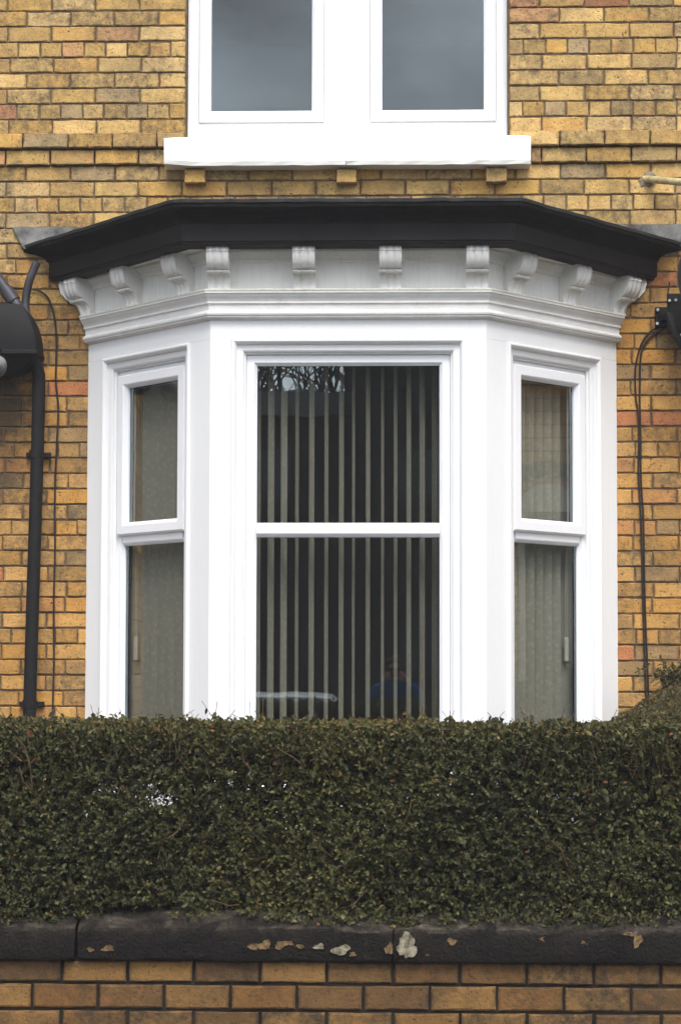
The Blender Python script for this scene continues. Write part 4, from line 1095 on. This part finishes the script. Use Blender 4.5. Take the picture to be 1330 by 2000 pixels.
# person with a camera, standing where the picture was taken
per = thing('person', 'person in a blue hooded jacket holding a camera up to the face', 'person', (CX, -CD - .22, 0))
def figure():
    bx, by = CX, -CD - .26
    V = [(0, 0, .93), (0, 0, 1.1), (0, .0, 1.28), (0, 0, 1.40), (0, .03, 1.475), (0, .07, 1.56), (0, .07, 1.64)]
    Rr = [(.15, .11), (.14, .10), (.16, .11), (.13, .09), (.055, .055), (.075, .095), (.06, .075)]
    E_ = [(i, i+1) for i in range(6)]
    def chain(start, pts):
        prev = start
        for p, r_ in pts:
            V.append(p); Rr.append(r_); E_.append((prev, len(V)-1)); prev = len(V)-1
        return prev
    for s in (-1, 1):
        h_ = chain(3, [((s*.19, 0, 1.38), (.065, .065)), ((s*.27, .04, 1.16), (.05, .05)), ((s*.17, .17, 1.36), (.036, .036)), ((s*.10, .205, 1.50), (.026, .03))])
        for f in range(4): chain(h_, [((s*(.085 - .004*f), .222, 1.49 + .018*f), (.010, .010)), ((s*(.06 - .004*f), .235, 1.495 + .018*f), (.009, .009)), ((s*(.045 - .003*f), .222, 1.497 + .018*f), (.008, .008))])
        chain(h_, [((s*.085, .19, 1.47), (.011, .011)), ((s*.06, .195, 1.475), (.009, .009))])
        chain(0, [((s*.10, 0, .85), (.095, .095)), ((s*.11, .01, .48), (.062, .065)), ((s*.12, -.02, .10), (.042, .045)), ((s*.13, .11, .045), (.04, .03))])
    me = bpy.data.meshes.new('body'); me.from_pydata([(bx + x, by + y, z) for x, y, z in V], E_, [])
    o = bpy.data.objects.new('body', me); COL.objects.link(o)
    md = o.modifiers.new('skin', 'SKIN'); o.modifiers.new('sub', 'SUBSURF').levels = 1; o.modifiers['sub'].render_levels = 1
    if not me.skin_vertices: 
        bpy.context.view_layer.objects.active = o
    sk = me.skin_vertices[0].data if me.skin_vertices else None
    if sk:
        for i, r_ in enumerate(Rr): sk[i].radius = r_; sk[i].use_root = (i == 0)
    dg = bpy.context.evaluated_depsgraph_get(); m2 = bpy.data.meshes.new_from_object(o.evaluated_get(dg))
    o.modifiers.clear(); o.data = m2; m2.name = 'body'
    m2.materials.clear()
    for mm in ('blue_jacket', 'jeans', 'skin', 'tyre'): m2.materials.append(M[mm])
    for p in m2.polygons:
        c = p.center; p.use_smooth = True
        hand = c.z > 1.46 and abs(c.x - bx) > .03 and c.y > by + .175
        p.material_index = 3 if c.z < .09 else 1 if c.z < .88 else 2 if (c.z > 1.47 or hand) else 0
    return o
fg = figure(); keep(fg, per)
bm = bmesh.new(); bmesh.ops.create_uvsphere(bm, u_segments=18, v_segments=12, radius=1)
hc = Vector((CX, -CD - .215, 1.60))
for v in bm.verts: v.co = Vector((v.co.x*.086, v.co.y*.095, v.co.z*.10 if v.co.z > -.2 else v.co.z*.13)) + hc + Vector((0, 0, .012))
for f in [f for f in bm.faces if f.calc_center_median().y > hc.y + .035 and f.calc_center_median().z < 1.635]: bm.faces.remove(f)
keep(obj('hair', bm, 'hair', None, True), per)
bm = bmesh.new()
for i in range(13):
    t = math.pi*i/12
R_ = [Vector((CX + .12*math.cos(t), -CD - .23 - .09*math.sin(t), 1.44 + .05*math.sin(t))) for t in (math.pi*i/10 for i in range(11))]
tube(bm, R_, .035, 8); keep(obj('hood', bm, 'blue_jacket', None, True), per)
kc = thing('hand_camera', 'small black camera held in both hands at face height', 'camera', (CX, -CD - .07, CZ - .05))
bm = bmesh.new(); box(bm, CX - .062, CX + .062, -CD - .105, -CD - .065, CZ - .045, CZ + .04); bevel_all(bm, .006); keep(obj('camera_body', bm, 'tyre'), kc)
bm = bmesh.new(); tube(bm, [(CX, -CD - .066, CZ), (CX, -CD - .012, CZ)], .03, 18); keep(obj('lens', bm, 'tyre', None, True, 40), kc)

# ================================================================== ADDED HAZE: thin volume that lifts the dark tones, no real mist
hz = NT('added_haze_volume'); hz.n.remove(hz.p); pv = hz.new('VolumePrincipled'); pv.inputs['Color'].default_value = (.96, .97, 1, 1); pv.inputs['Density'].default_value = .0021
pv.inputs['Anisotropy'].default_value = 0.; hz.link(pv.outputs[0], hz.n['Material Output'].inputs['Volume']); M['added_haze_volume'] = hz.m
bm = bmesh.new(); box(bm, -75, 75, -75, 45, -1.6, 15); o = obj('added_haze', bm, 'added_haze_volume'); o['kind'] = 'stuff'; tag(o, 'added thin pale veil over the whole street that lifts the blacks', 'added_haze')
